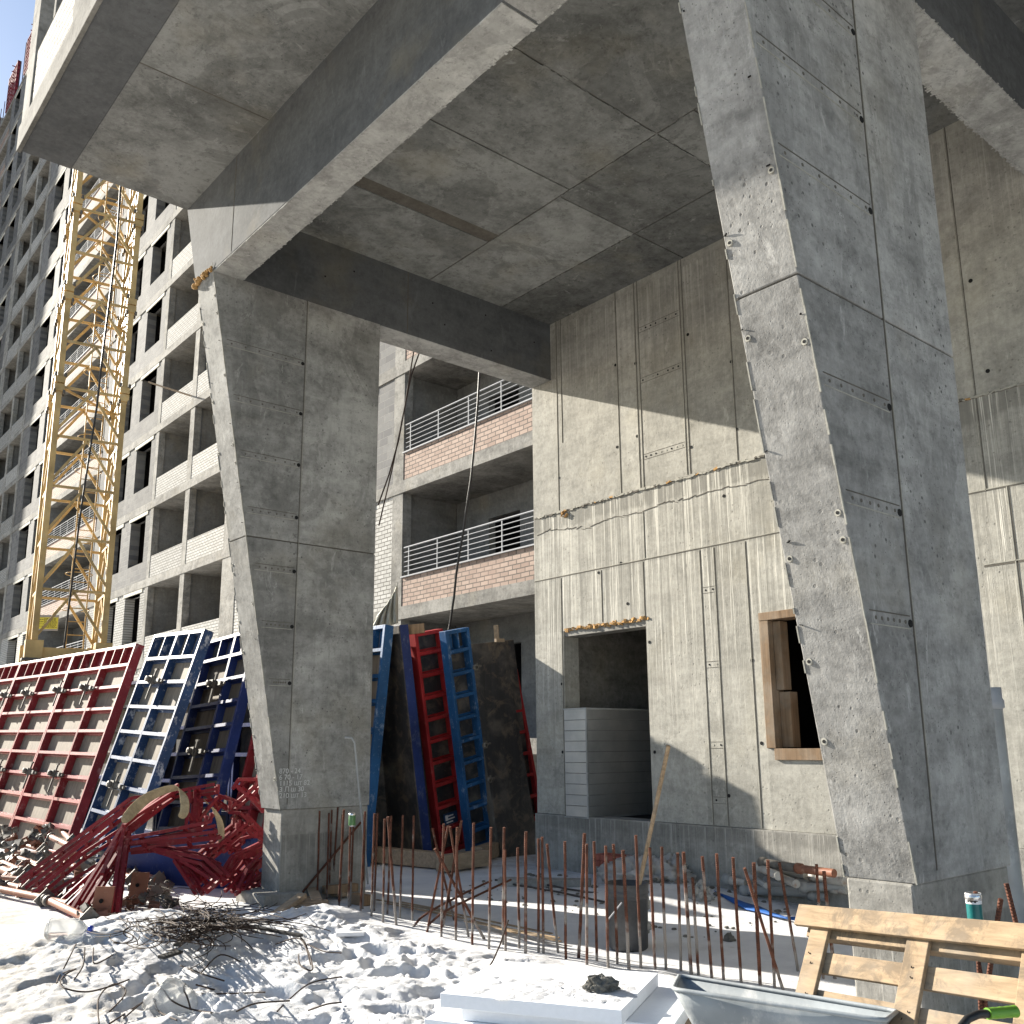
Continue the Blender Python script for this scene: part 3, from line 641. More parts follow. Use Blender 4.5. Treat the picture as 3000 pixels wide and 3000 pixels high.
if ex.v: ex.build('upper_parapets',[M['brick_white'],M['brick_pink'],M['rail']],ab)['kind']='stuff'
# party walls for loggias/pinks without piers
for yy in (42.95,51.2,74.,9.95):
    b=MB()
    for k in range(-1,NF): b.box(XB+.02,XB+1.69,yy-.1,yy+.1,fz(k)+.3,fz(k+1),0)
    b.build('party_wall',[M['fac_in']],ab)
# unseen wing added out of frame to shade the far half of the front
b=MB(); hs=[(u,u+1.5,fz(k)+.9,fz(k)+2.6) for k in range(-1,18) for u in (3.4,6.2,9.2)]
grid_wall(b,'y',91.,.35,2.4,12.2,-1,60,hs,0); b.box(2.4,24,92.8,93.1,-1,60,0); b.box(2.4,2.7,91.36,92.79,-1,60,0); b.box(12.2,24,91.,91.35,-1,60,0)
for k in range(0,18): b.box(2.71,12,91.36,92.79,fz(k),fz(k)+.25,0)
b.build('unseen_shade_wing',[M['fac_conc']],ab)
# wall formwork and starter bars standing on the unfinished roof
for i,(ya,yb_) in enumerate(((73.2,76.),(67.6,70.4),(62.6,65.8))):
    rz=fz(NF)+.3; lab=['wall formwork on the roof edge, lowest of three against the sky','wall formwork on the roof edge, middle of three against the sky','blue-grey wall formwork on the roof edge, highest of three against the sky'][i]
    t=thing('roof_formwork',lab,'formwork',(XB+.2,(ya+yb_)/2,rz),'wall formwork on the roof edge')
    b=MB(); b.box(XB+.12,XB+.2,ya,yb_,rz,rz+3.1,0); b.build('facing',[M['ply_dark']],t)
    b=MB()
    for j in range(9): b.box(XB-.06,XB+.12,ya,yb_,rz+.05+j*.37,rz+.13+j*.37,0)
    for yy in (ya,(ya+yb_)/2,yb_-.1): b.box(XB-.08,XB+.12,yy,yy+.1,rz,rz+3.1,0)
    for j in range(6): b.box(XB-.35,XB-.06,ya+.4,ya+.46,rz+.2+j*.5,rz+.25+j*.5,0)
    b.build('frame',[M[['red_dark','red_dark','blue_navy'][i]]],t)
for i in range(7):
    y=[79.,80.2,71.6,72.2,72.8,66.2,66.8][i]; rz=fz(NF)+.3; b=MB(); b.tube([(XB+.3,y,rz),(XB+.3,y,rz+(4.6 if i in(2,3,4) else 5.8 if i>4 else 3.))],.03,5,0)
    single(b,'starter_bar',[M['rebar']],['bar','bar','bar','bar','bar','bar','bar'][i] and 'thin steel starter bar standing up from the unfinished roof edge against the sky','rebar','starter bars on the roof edge')
# small loose thing: timber sticking out of a loggia
p=at(350+245/2.76,550+1575/2.76,x=XB-.9); q=at(350+600/2.76,550+1690/2.76,x=XB+.1)
b=MB(); b.bar(p,q,.16,.05,0); single(b,'timber_plank',[M['timber']],'long timber plank sticking out over the white brick loggia parapet','plank')
ONE=['zeroth','first','second','third','fourth','fifth','sixth','seventh','eighth','ninth','tenth','eleventh','twelfth','thirteenth','fourteenth','fifteenth','sixteenth','seventeenth','eighteenth','nineteenth']
TEN={20:'twent',30:'thirt',40:'fort',50:'fift',60:'sixt'}
def ordw(n):
    if n<20: return ONE[n]
    return TEN[n//10*10]+('ieth' if n%10==0 else 'y-'+ONE[n%10])
def dz(px,py,z=.03): 
    d=ray(px,py); return (z-EYE.z)/d.z
# ================================================================ TOWER CRANE
CX,CY_=V((5.69,24,0)),None
cu=V((.988,-.153,0)); cv=V((.153,.988,0)); W=1.5
tc=thing('tower_crane','yellow lattice tower crane mast standing between the formwork and the apartment block','crane',(6.5,24.6,0))
LEG=[CX,CX+cu*W,CX+cu*W+cv*W,CX+cv*W]
def mast_section(z0,z1,cells):
    b=MB()
    for p in LEG: b.obox(p,cu,cv,V((0,0,1)),-.068,.068,-.068,.068,z0,z1,0)
    h=(z1-z0)/cells
    for c in range(cells):
        za=z0+h*c; zt=za+h-.06
        for i in range(4):
            p=LEG[i];q=LEG[(i+1)%4]; mid=(p+q)/2
            b.bar(p+V((0,0,zt)),q+V((0,0,zt)),.055,.06)
            b.bar(mid+V((0,0,zt-.03)),p+V((0,0,za+.04)),.06,.06); b.bar(mid+V((0,0,zt-.03)),q+V((0,0,za+.04)),.06,.06)
        if c==cells-1: b.bar(LEG[0]+V((0,0,zt)),LEG[2]+V((0,0,zt)),.05,.05)
    b.build('mast_section',[M['crane']],tc,bevel=0)
    for p in LEG:
        b=MB()
        b.obox(p,cu,cv,V((0,0,1)),-.115,.115,-.115,.115,z1-.2,z1-.02,0); b.obox(p,cu,cv,V((0,0,1)),-.115,.115,-.115,.115,z1+.02,z1+.18,0)
        for sx in (-.12,.12):
            for sy in (-.12,.12):
                for zz in (z1-.27,z1+.17): b.tube([p+cu*sx*.9+cv*sy*.9+V((0,0,zz)),p+cu*sx*.9+cv*sy*.9+V((0,0,zz+.1))],.032,6,1)
        b.build('joint_collar',[M['crane'],M['iron']],tc)
mast_section(4.1,10.43,5)
z=10.43
while z<34: mast_section(z,z+2.45,2); z+=2.45
b=MB()
for p in LEG: b.obox(p,cu,cv,V((0,0,1)),-.19,.19,-.19,.19,3.45,4.08,0); b.obox(p,cu,cv,V((0,0,1)),-.09,.09,-.09,.09,0,3.45,0); b.obox(p+V((0,0,0)),cu,cv,V((0,0,1)),-.24,.24,-.24,.24,3.6,3.66,1)
for i in range(4):
    p=LEG[i];q=LEG[(i+1)%4]; b.bar(p+V((0,0,3.75)),q+V((0,0,3.75)),.2,.34); b.bar(p+V((0,0,3.5)),q+V((0,0,.4)),.1,.1)
b.build('base_frame',[M['crane'],M['iron']],tc,bevel=.01)
b=MB(); b.obox(CX,cu,cv,V((0,0,1)),-.9,2.4,-.9,2.4,-.2,.9,0); b.build('ballast',[M['fac_conc']],tc,bevel=.02)
b=MB(); lc=CX+cu*.95+cv*.75
for s_ in (-.2,.2): b.tube([lc+cu*s_+V((0,0,3.9)),lc+cu*s_+V((0,0,34))],.018,6)
z=4.
while z<30: b.tube([lc-cu*.2+V((0,0,z)),lc+cu*.2+V((0,0,z))],.012,5); z+=.33
z=5.
while z<30: 
    ring=[lc+cv*(-.35+.35*math.cos(a))*-1+cu*.32*math.sin(a)+V((0,0,z)) for a in [i*math.pi/6 for i in range(-5,6)]]; b.tube(ring,.01,5); z+=.9
b.build('ladder',[M['crane']],tc)
p=atd(113,1801,23.2); q=atd(169,1848,23.2); 
nb=thing('notice_board','yellow notice board with dark lines of writing wired low on the crane mast','sign',(p.x,p.y,q.z))
wd=(V((q.x,q.y,0))-V((p.x,p.y,0))); wl=wd.length; wd.normalize(); nrm=V((wd.y,-wd.x,0)); hh=p.z-q.z
M['yellow']=flat('sign_yellow',(.62,.58,.06),.5,0,.08); M['ink']=flat('sign_ink',(.05,.05,.05),.7)
b=MB(); o_=V((p.x,p.y,q.z)); b.obox(o_,wd,nrm,V((0,0,1)),0,wl,-.01,.0,0,hh,0); b.build('backing',[M['rail']],nb)
b=MB(); b.obox(o_,wd,nrm,V((0,0,1)),.01,wl-.01,0.001,.006,.045,hh-.06,0); b.build('face',[M['yellow']],nb)
b=MB(); rr=random.Random(2)
for i in range(9):
    zz=.075+(hh-.17)*i/8; xa=.03 if i%2 else wl*.3; xx=xa
    while xx<wl-.06: L=rr.uniform(.015,.06); b.obox(o_,wd,nrm,V((0,0,1)),xx,min(wl-.03,xx+L),.007,.009,zz,zz+.012,0); xx+=L+.012
b.build('writing',[M['ink']],nb)
b=MB(); pts=[(352,560),(343,700),(326,840),(312,950),(298,1060),(284,1190),(268,1290),(247,1430),(232,1530),(214,1680),(200,1790),(186,1915)]
P_=[atd(x,y,22.3) for x,y in pts]; b.tube([P_[0]+V((.15,0,6))]+P_+[V((P_[-1].x,P_[-1].y,0.1))],.024,6); 
single(b,'power_cable',[M['black']],'thick black power cable hanging down the face of the crane mast','cable')
# ================================================================ FORMWORK PANELS
def pframe(hvp,sl,pc):
    hc=V(((hvp[0]-1500)/F,(CY-hvp[1])/F,1)); px=(pc[0]-1500)/F; py=(CY-pc[1])/F
    a,b_,e=hc.x,1.,-hc.y; c,d,f=1.,-px+sl*py,sl
    det=a*d-b_*c; sx=(e*d-b_*f)/det; sz=(a*f-e*c)/det
    s=V((sx,1,sz)); wv=lambda v: AX*v.x+AY*v.y+AZ*v.z
    h=wv(hc).normalized(); s=wv(s).normalized(); n=h.cross(s).normalized()
    if n.dot(-ray(*pc))<0: n=-n
    return h,s,n
def panel(label,o,fr,u0,u1,L,mat,stiles,rails,clamps=(),group='formwork panels leaning at the rear',ply='plywood',tops=True,plyface=False,woff=0,edge=None,clampname='beside the column'):
    h,s,n=fr; o=o+n*woff
    base=o+h*((u0+u1)/2)-s*L
    t=thing('formwork_panel',label,'formwork',base,group)
    b=MB(); ed=edge or mat
    B=lambda mb,a,c,d,e,w0,w1,mi=0: mb.obox(o,h,s,n,a,c,d,e,w0,w1,mi)
    for a,c in ((u0,u0+.055),(u1-.055,u1)): B(b,a,c,-L,0,-.15,0,0)
    B(b,u0+.055,u1-.055,-.055,0,-.15,-.001,0); B(b,u0+.055,u1-.055,-L,-L+.06,-.15,-.001,0)
    b.build('frame',[M[ed]],t,bevel=.004)
    b=MB(); 
    if plyface: B(b,u0+.004,u1-.004,-L+.004,-.004,.0005,.02,0)
    else: B(b,u0+.056,u1-.056,-L+.06,-.055,-.148,-.13,0)
    b.build('plywood_sheet',[M[ply]],t)
    if not plyface:
        b=MB()
        for u in stiles: B(b,u-.03,u-.006,-L+.06,-.055,-.129,-.003,0); B(b,u+.006,u+.03,-L+.06,-.055,-.129,-.003,0); B(b,u-.006,u+.006,-L+.06,-.055,-.129,-.02,0)
        us=[u0+.055]+list(stiles)+[u1-.055]
        for v in rails:
            for a,c in zip(us[:-1],us[1:]):
                a_=a+(.031 if a!=us[0] else 0); c_=c-(.031 if c!=us[-1] else 0)
                B(b,a_,c_,v-.024,v+.024,-.129,-.004,0); B(b,a_,c_,v-.05,v+.05,-.129,-.11,0)
        if tops and rails:
            for a,c in zip(us[:-1],us[1:]):
                k=3 if c-a>1 else 2
                for j in range(1,k): uu=a+(c-a)*j/k; B(b,uu-.012,uu+.012,rails[0]+.025,-.056,-.129,-.004,0)
            for a,c in zip(us[:-1],us[1:]):
                B(b,a+.04,a+(c-a)*.35,rails[0]+.03,-.06,-.097,-.09,0)
        b.build('ribs',[M[mat]],t)
    for i,(u,v) in enumerate(clamps):
        c=o+h*u+s*v+n*.03
        k=thing('panel_clamp','iron clamp with hanging tie rod on the %s, number %s'%(clampname,ordw(i+1)),'clamp',c,'clamps on the formwork panels')
        q=MB(); q.obox(c,h,s,n,-.17,.10,-.035,.03,-.02,.05,0); q.obox(c,h,s,n,.02,.15,-.05,.06,.0,.09,0); q.lathe(c+n*.09+h*.085-n*.0,[(.02,0),(.045,0),(.045,.05),(.02,.05)],10,0,n); q.obox(c,h,s,n,-.25,-.16,-.02,.01,0,.03,0); q.build('jaw',[M['iron']],k)
        q=MB(); q.bar(c-h*.0+s*.16+n*.06,c-s*.30+n*.06,.026,.026); q.bar(c+s*.16-h*.045+n*.06,c+s*.16+h*.045+n*.06,.03,.03); q.build('tie_rod',[M['iron']],k)
    return t
frR=pframe((-1184,2148),.365,(200,2150)); oR=atd(399,1884,15.6)
rv=[-.36,-.73,-1.10,-1.47,-1.85,-2.23,-2.6,-3.0]
panel('large red steel-ribbed formwork panel nearest the blue panels, scrap heap at its foot',oR,frR,0,2.83,3.42,'red',[1.24,],rv,[(1.3,-.74),(2.65,-.74),(1.3,-2.22),(2.6,-2.22)],clampname='right-hand red panel')
panel('middle one of three large red ribbed formwork panels standing in line',oR,frR,2.845,5.95,3.42,'red',[4.37],rv,[(4.43,-.74),(5.8,-.74),(4.37,-2.22)],clampname='middle red panel')
panel('leftmost large red ribbed formwork panel, cut off by the picture edge',oR,frR,5.965,9.0,3.42,'red',[7.49],rv,[],clampname='left red panel')
frB=pframe((-975,2021),.362,(430,2140)); oB=atd(600,1842,13.7)
bv=[-.41,-.79,-1.18,-1.57,-1.97,-2.37,-2.77,-3.1]
panel('tall blue panel with pale worn ribs and dark flank, right of the red ones',oB,frB,0,1.91,3.5,'blue',[.97],bv,[(1.02,-.79),(1.0,-2.37)],clampname='worn blue panel')
frC=pframe((-1268,2384),.258,(640,2060)); oC=atd(710,1850,14.5)
panel('shaded navy blue formwork panel half hidden by the far concrete column',oC,frC,-.45,1.15,3.45,'blue_navy',[.2],[-.36,-.74,-1.1,-1.46,-1.84,-2.2,-2.57,-2.95],[(.3,-.82),(.35,-1.85)],clampname='navy blue panel')
panel('dark red formwork panel seen only beside the foot of the far column',oC,frC,-2.0,-.5,3.1,'red_dark',[-.95,-1.4],[-.9,-1.3,-1.75,-2.2,-2.6],woff=-.3)
fr3=pframe((-1000,2150),.10,(1110,2050)); o3=atd(1129,1829,13.6)
panel('blue panel edge with pale flank leaning behind the right side of the far column',o3,fr3,0,1.3,3.4,'blue_sky',[.6],[-.36,-.74,-1.1,-1.5,-1.9,-2.3,-2.7],edge='blue_sky')
fr4=pframe((-1000,2150),-.105,(1200,2150)); o4=atd(1171,1831,13.7)
panel('plywood-faced panel with a purple-blue steel edge, left of the red ladder-like one',o4,fr4,0,.9,3.45,'blue_navy',[],[],ply='ply_dark',plyface=True)
frL=pframe((4325,1307),-.121,(1375,2120)); oL=atd(1305,1850,13.7); oQ=atd(1215,1856,13.9)
lv=[-.31,-.64,-.97,-1.295,-1.62,-1.94,-2.27,-2.6,-2.93]
panel('narrow bright red ladder-like formwork panel beside the blue one, under the balcony',oQ,frL,0,.54,3.3,'red_bright',[],lv,ply='ply_dark',tops=False)
panel('narrow bright blue ladder-like formwork panel standing right of the red one',oL,frL,0,.46,3.22,'blue_sky',[],lv,ply='ply_dark')
# white printed sticker low on the red ladder panel
h,s,n=frL; c=oQ+h*.2-s*2.86+n*.004
b=MB(); b.obox(c,h,s,n,0,.26,-.14,.12,-.09,-.11,0); 
for i in range(5): b.obox(c,h,s,n,.03,.2-.02*(i%3),-.11+i*.045,-.09+i*.045,-.085,-.083,1)
b.obox(c,h,s,n,.02,.07,.02,.10,-.085,-.082,1)
single(b,'sticker',[flat('sticker_blue',(.02,.06,.14),.4),M['white_pl']],'dark blue sticker with white print low on the red ladder-like panel','sticker')
fr5=pframe((4880,1500),-.165,(1500,2150)); o5=atd(1383,1887,14.3)
panel('wide dark plywood-faced panel in deep shade between blue ladder panel and the wall',o5,fr5,-.1,.62,3.5,'iron',[],[],ply='ply_dark',plyface=True)
fr6=pframe((4880,1500),-.125,(1500,2150)); o6=atd(1450,1880,14.6)
panel('weathered plywood panel leaning close to the wall, pale scuffs down its edge',o6,fr6,0,.36,3.45,'oldwood',[],[],ply='ply_dark',plyface=True)
fr7=pframe((4880,1500),-.18,(1560,2150)); o7=atd(1512,1960,14.8)
panel('red panel showing only as a thin sliver by the corner of the wall',o7,fr7,-.6,.03,3.2,'red_bright',[-.3],lv[:8])
b=MB(); p=atd(1456,1878,14.4); b.bar(p,p+V((-.01,.01,.24)),.09,.07); b.bar(p-V((.08,.06,0)),p+V((.08,-.06,.01)),.05,.05)
single(b,'timber_stub',[M['timber']],'short pale timber stub standing on top of the wide dark panel','timber')
b=MB(); p=atd(1190,1846,13.9); q=atd(1243,1840,13.9); b.bar(p,q,.05,.14); single(b,'timber_offcut',[M['oldwood']],'dark timber offcut lying on top of the panel left of the red one','timber')
# three wing nuts on the blue ladder panel
for i,(px_,py_) in enumerate(((1390,1955),(1418,2183),(1430,2285))):
    c=atd(px_,py_,13.65); b=MB(); b.lathe(c,[(.02,0),(.045,.01),(.045,.04),(.02,.05)],10,0,n); b.bar(c,c+h*.13,.025,.025); b.bar(c-s*.05+h*.05,c+s*.05+h*.05,.02,.03)
    single(b,'wing_nut',[M['iron']],'rusty wing nut on the edge of the blue ladder panel, '+['top','middle','bottom'][i]+' of three','wing nut','wing nuts on the blue ladder panel')
# timber sleepers the panels stand on
for i,(pa,pb) in enumerate((((1075,2500),(1290,2520)),((1395,2505),(1470,2480)),((1290,2530),(1420,2512)))):
    a=at(*pa,z=.12); c=at(*pb,z=.12); b=MB(); b.bar(a,c,.16,.2); single(b,'timber_sleeper',[M['timber']],['long timber sleeper under the dark panels right of the far column','short timber sleeper by the foot of the blue ladder panel','timber sleeper in the gap between two others'][i],'timber','timber sleepers under the panels',bevel=.008)
# hanging black cable by the balconies
b=MB(); pts=[(1406,1075),(1400,1180),(1391,1290),(1380,1400),(1368,1480),(1357,1560),(1346,1620),(1337,1680),(1330,1750),(1318,1830),(1312,1860)]
P_=[atd(x,y,15.4) for x,y in pts]; b.tube([P_[0]+V((0,0,2.0))]+P_,.02,6); single(b,'hanging_cable',[M['black']],'black cable hanging in front of the balconies down to the blue ladder panel','cable')
for i,(pp,d) in enumerate((([(1212,1030),(1202,1090),(1190,1170),(1168,1290),(1140,1390),(1108,1480)],16.5),([(1228,1035),(1205,1100),(1176,1240),(1150,1370),(1110,1540)],16.8))):
    b=MB(); b.tube([atd(x,y,d) for x,y in pp],.014,5); single(b,'thin_wire',[M['wire']],['thin slack wire running down the block wall edge, upper of two','thin slack wire running down the block wall edge, lower of two'][i],'wire','thin wires by the balconies')
# tarpaulin tied to the building corner
b=MB(); n_=16;m_=14; vs=[];fs=[]
for j in range(m_+1):
    for i in range(n_+1):
        u=i/n_; v=j/m_
        x=1165-u*(18+75*v**.7); y=1706+v*120+u*(60-30*v)
        d=19.5+.16*math.sin(u*26+v*3)*(.3+v)
        vs.append(atd(x,y,d))
for j in range(m_):
    for i in range(n_): a=j*(n_+1)+i; fs.append((a,a+1,a+n_+2,a+n_+1))
b.add(vs,fs,0,True); o=single(b,'tarpaulin',[M['tarp']],'pale crumpled tarpaulin bunched against the pier under the brick wall','tarpaulin'); sol=o.modifiers.new('s','SOLIDIFY'); sol.thickness=.012
# ================================================================ HEAP OF RED STEEL FRAMES
def sq(mb,pts,w=.045,h=.035,mi=0):
    for a,c in zip(pts[:-1],pts[1:]): 
        d=(c-a).normalized()*w*.4; mb.bar(a-d*.5,c+d*.5,w,h,mi)
heap=[]
def frame_piece(pts,twin,rungs=3,w=.036,name='steel_bracket',mat='red_heap',stub=True):
    """bent square-tube frame: two parallel tubes joined by rungs"""
    A=[atd(x,y,d) for x,y,d in pts]; T_=[a+twin for a in A]; b=MB(); sq(b,A,w); sq(b,T_,w)
    L=[(A[i+1]-A[i]).length for i in range(len(A)-1)]; tot=sum(L)
    for k in range(rungs):
        t=tot*(k+.35)/rungs
        for i,l in enumerate(L):
            if t<=l: 
                p=A[i].lerp(A[i+1],t/l); b.bar(p,p+twin,.034,.03); break
            t-=l
    if stub: b.bar(A[-1],A[-1]+V((0,0,.09)),.03,.03); b.bar(A[-1].lerp(A[-2],.12),A[-1].lerp(A[-2],.12)+V((0,0,.07)),.04,.04)
    o=single(b,name,[M[mat]],'x','steel frame','red steel frames thrown on a heap'); heap.append((o,sum(p[0] for p in pts)/len(pts))); return o
M['red_heap']=paint('crimson_painted_tube',(.20,.013,.022),(.36,.22,.20),.34,.6,.25,7)
D0=lambda x,y,z=.06: (x,y,dz(x,y,z))
tw=V((.05,.10,-.06))
longs=[[(60,2575,10.9),(383,2340,10.6),(395,2336,10.6),(424,2334,10.6)],[(78,2600,10.4),(344,2391,10.4),(372,2370,10.4)],[(96,2619,10.0),(240,2502,10.1),(362,2424,10.3)],
 [(140,2622,9.9),(320,2512,10.1),(375,2450,10.3)],[(160,2656,9.5),(300,2530,9.8),(362,2425,10.2)],[(186,2668,9.3),(290,2560,9.6),(355,2460,10.1)],[(202,2679,9.1),(310,2505,9.6),(366,2412,10.0),(520,2300,10.6)],[(228,2688,9.0),(345,2500,9.5),(372,2425,9.9),(510,2318,10.5)],
 [(321,2696,8.9),(334,2600,9.1),(355,2470,9.6),(364,2420,9.8),(400,2390,10.0),(500,2325,10.4)],[(342,2690,8.95),(352,2600,9.15),(368,2480,9.6),(380,2440,9.8)],[(300,2560,9.3),(350,2440,9.9),(470,2345,10.4)]]
for i,p in enumerate(longs): frame_piece(p,tw*(1+.1*(i%3)),4,stub=False)
arms=[[(362,2458,9.7),(500,2432,9.9),(617,2407,10.1)],[(366,2472,9.7),(500,2452,9.9),(636,2436,10.1)],[(372,2474,9.8),(520,2462,9.95),(628,2452,10.15)],[(470,2330,10.5),(560,2310,10.5),(626,2298,10.5)],[(540,2330,10.7),(600,2328,10.7),(638,2322,10.7)],
 [(555,2310,10.5),(552,2360,10.3),(545,2420,10.1)],[(572,2318,10.55),(570,2370,10.4),(566,2440,10.2)],[(580,2325,10.6),(577,2370,10.45),(572,2425,10.3)],[(636,2336,10.7),(600,2380,10.5),(575,2410,10.4)],
 [(683,2310,11.0),(700,2283,11.0),(755,2284,11.1)],[(675,2366,10.9),(720,2328,11.0),(755,2292,11.1)],[(690,2300,11.0),(730,2335,11.0),(770,2378,11.1)],[(640,2330,10.8),(690,2350,10.8),(672,2368,10.7)],[(625,2345,10.8),(665,2372,10.8),(680,2380,10.7)],
 [(585,2500,10.1),(640,2450,10.4),(690,2410,10.7)],[(605,2510,10.1),(670,2455,10.4),(722,2412,10.7)],[(590,2515,10.1),(650,2470,10.3),(700,2425,10.6)],[(672,2380,10.7),(702,2382,10.7),(768,2448,10.9)],[(678,2395,10.7),(710,2420,10.7),(750,2460,10.8)],
 [(432,2480,9.9),(520,2500,9.8),(600,2515,9.8),(650,2560,9.8)],[(445,2490,9.9),(530,2515,9.8),(590,2530,9.8),(640,2575,9.75)],[(460,2476,10.0),(560,2500,9.95),(625,2530,9.9)],[(420,2470,9.9),(540,2525,9.8),(615,2572,9.7)],
 [(602,2532,9.9),(650,2555,9.9),(680,2510,10.2),(765,2468,10.6)],[(652,2562,9.9),(686,2512,10.2),(764,2492,10.6)],[(698,2605,9.9),(725,2545,10.2),(765,2500,10.5)],[(512,2520,9.8),(545,2570,9.7),(574,2618,9.6)],[(542,2535,9.85),(570,2565,9.8),(588,2588,9.75)],[(585,2612,9.7),(612,2590,9.8),(642,2558,9.9)],
 [(630,2590,9.9),(680,2560,10.1),(735,2500,10.5)],[(660,2610,9.9),(700,2570,10.1),(750,2530,10.4)],[(655,2495,10.3),(700,2460,10.6),(768,2440,10.9)],[(690,2620,9.95),(730,2590,10.1),(764,2560,10.3)],[(640,2540,10.2),(700,2600,10.0),(750,2620,10.0)],[(680,2480,10.5),(730,2540,10.3),(758,2600,10.2)]]
for i,p in enumerate(arms): frame_piece(p,V((.07,.05,-.05-.02*(i%3))) if i<9 else V((.09,.04,-.02)),2 if i<9 else 3,.034,stub=(i%2==0 and i<20))
heap.sort(key=lambda t:t[1])
for i,(o,_) in enumerate(heap): o['label']='red steel tube frame in the heap, %s counting from its left end'%ordw(i+1)
# sling over the heap
def ribbon(mb,pts,w,th=.008,mi=0):
    for k in range(len(pts)-1):
        a,c=pts[k],pts[k+1]; mb.bar(a,c+(c-a).normalized()*.005,w,th,mi)
def rib(pts,w,name,mat,label,cat):
    b=MB(); n=len(pts); L=[];Rr=[]
    for i,(x,y,d,wx,wy_) in enumerate(pts): L.append(atd(x-wx,y-wy_,d)); Rr.append(atd(x+wx,y+wy_,d+.03))
    vs=L+Rr; fs=[(i,i+1,n+i+1,n+i) for i in range(n-1)]; b.add(vs,fs,0,True)
    o=single(b,name,[M[mat]],label,cat); s_=o.modifiers.new('s','SOLIDIFY'); s_.thickness=.012; ss=o.modifiers.new('ss','SUBSURF'); ss.levels=ss.render_levels=2; return o
rib([(357,2412,9.6,8,6),(372,2395,9.7,14,10),(395,2368,9.9,14,12),(425,2340,10.1,12,12),(460,2322,10.2,8,12),(500,2308,10.2,5,11),(528,2304,10.2,6,8),(540,2330,10.0,14,2),(543,2360,9.95,15,0),(540,2385,9.9,14,4),(526,2398,9.9,10,8)],.1,'lifting_sling','strap','beige webbing sling looped over the red steel heap','sling')
rib([(590,2340,10.7,10,8),(625,2360,10.6,12,12),(645,2400,10.5,12,4),(650,2440,10.4,11,2),(648,2500,10.3,9,2)],.1,'lifting_sling','strap','beige webbing sling hanging in shade behind the right half of the red heap','sling')
# steel props (tubes) lying in front of the red panel
props=[((70,1130),(400,1040),.03),((130,1150),(480,1170),.035),((640,840),(870,1090),.042),((570,970),(800,1080),.045),((180,1210),(450,1300),.04),((290,1290),(560,1340),.035),((70,1510),(300,1565),.035),((-120,1540),(500,1665),.036),((500,1665),(990,1900),.036),((1460,1250),(1880,1410),.04),((1430,1380),(1780,1460),.045),((1490,1540),(1740,1620),.04),((300,1380),(700,1400),.035),((0,1250),(300,1380),.035),((-60,1430),(250,1460),.035),((700,1500),(1200,1420),.035),((800,1700),(1300,1600),.035),((520,1690),(800,1740),.04),((1100,1300),(1500,1440),.035),((560,1240),(900,1330),.045),((0,1330),(200,1420),.05),((100,1020),(480,1120),.03),((820,1500),(1250,1700),.032),((350,1600),(640,1560),.03)]
for i,(a,c,r) in enumerate(props):
    z0=.10+max(0,(1500-a[1])/1500)*.75; 
    pa=at(a[0]/3.864,2200+a[1]/3.864,z=max(.07,z0*.8)); pc=at(c[0]/3.864,2200+c[1]/3.864,z=max(.07,(.10+max(0,(1500-c[1])/1500)*.75)*.8))
    if (pc-pa).length>2.3: pc=pa+(pc-pa).normalized()*2.3
    t=thing('steel_prop','rusty steel shoring prop lying in the tangle, %s of them from the left'%ordw(i+1),'prop',(pa.x,pa.y,min(pa.z,pc.z)),'steel props scattered under the red heap')
    b=MB(); b.tube([pa,pc],r,12); b.build('outer_tube',[M['rust']],t)
    b=MB(); d=(pc-pa).normalized(); b.lathe(pa+d*.02,[(r*1.0,0),(r*1.35,0),(r*1.35,.06),(r*1.0,.06)],10,0,d); b.bar(pa,pc,r*.5,r*.5); b.lathe(pc-d*.05,[(r*1.0,0),(r*1.3,0),(r*1.3,.04),(r*.6,.04)],10,0,d); b.bar(pc-V((.06,.0,.06)),pc+V((.06,0,.06)),.012,.12); b.build('collar',[M['iron']],t)
props_lab=[o for o in bpy.data.objects if o.name.startswith('steel_prop') and o.parent is None]
props_lab.sort(key=lambda o:(o.location-EYE).dot(AX)/(o.location-EYE).dot(AZ))
for i,o in enumerate(props_lab): o['label']='rusty steel shoring prop lying in the tangle, %s of them from the left'%ordw(i+1)
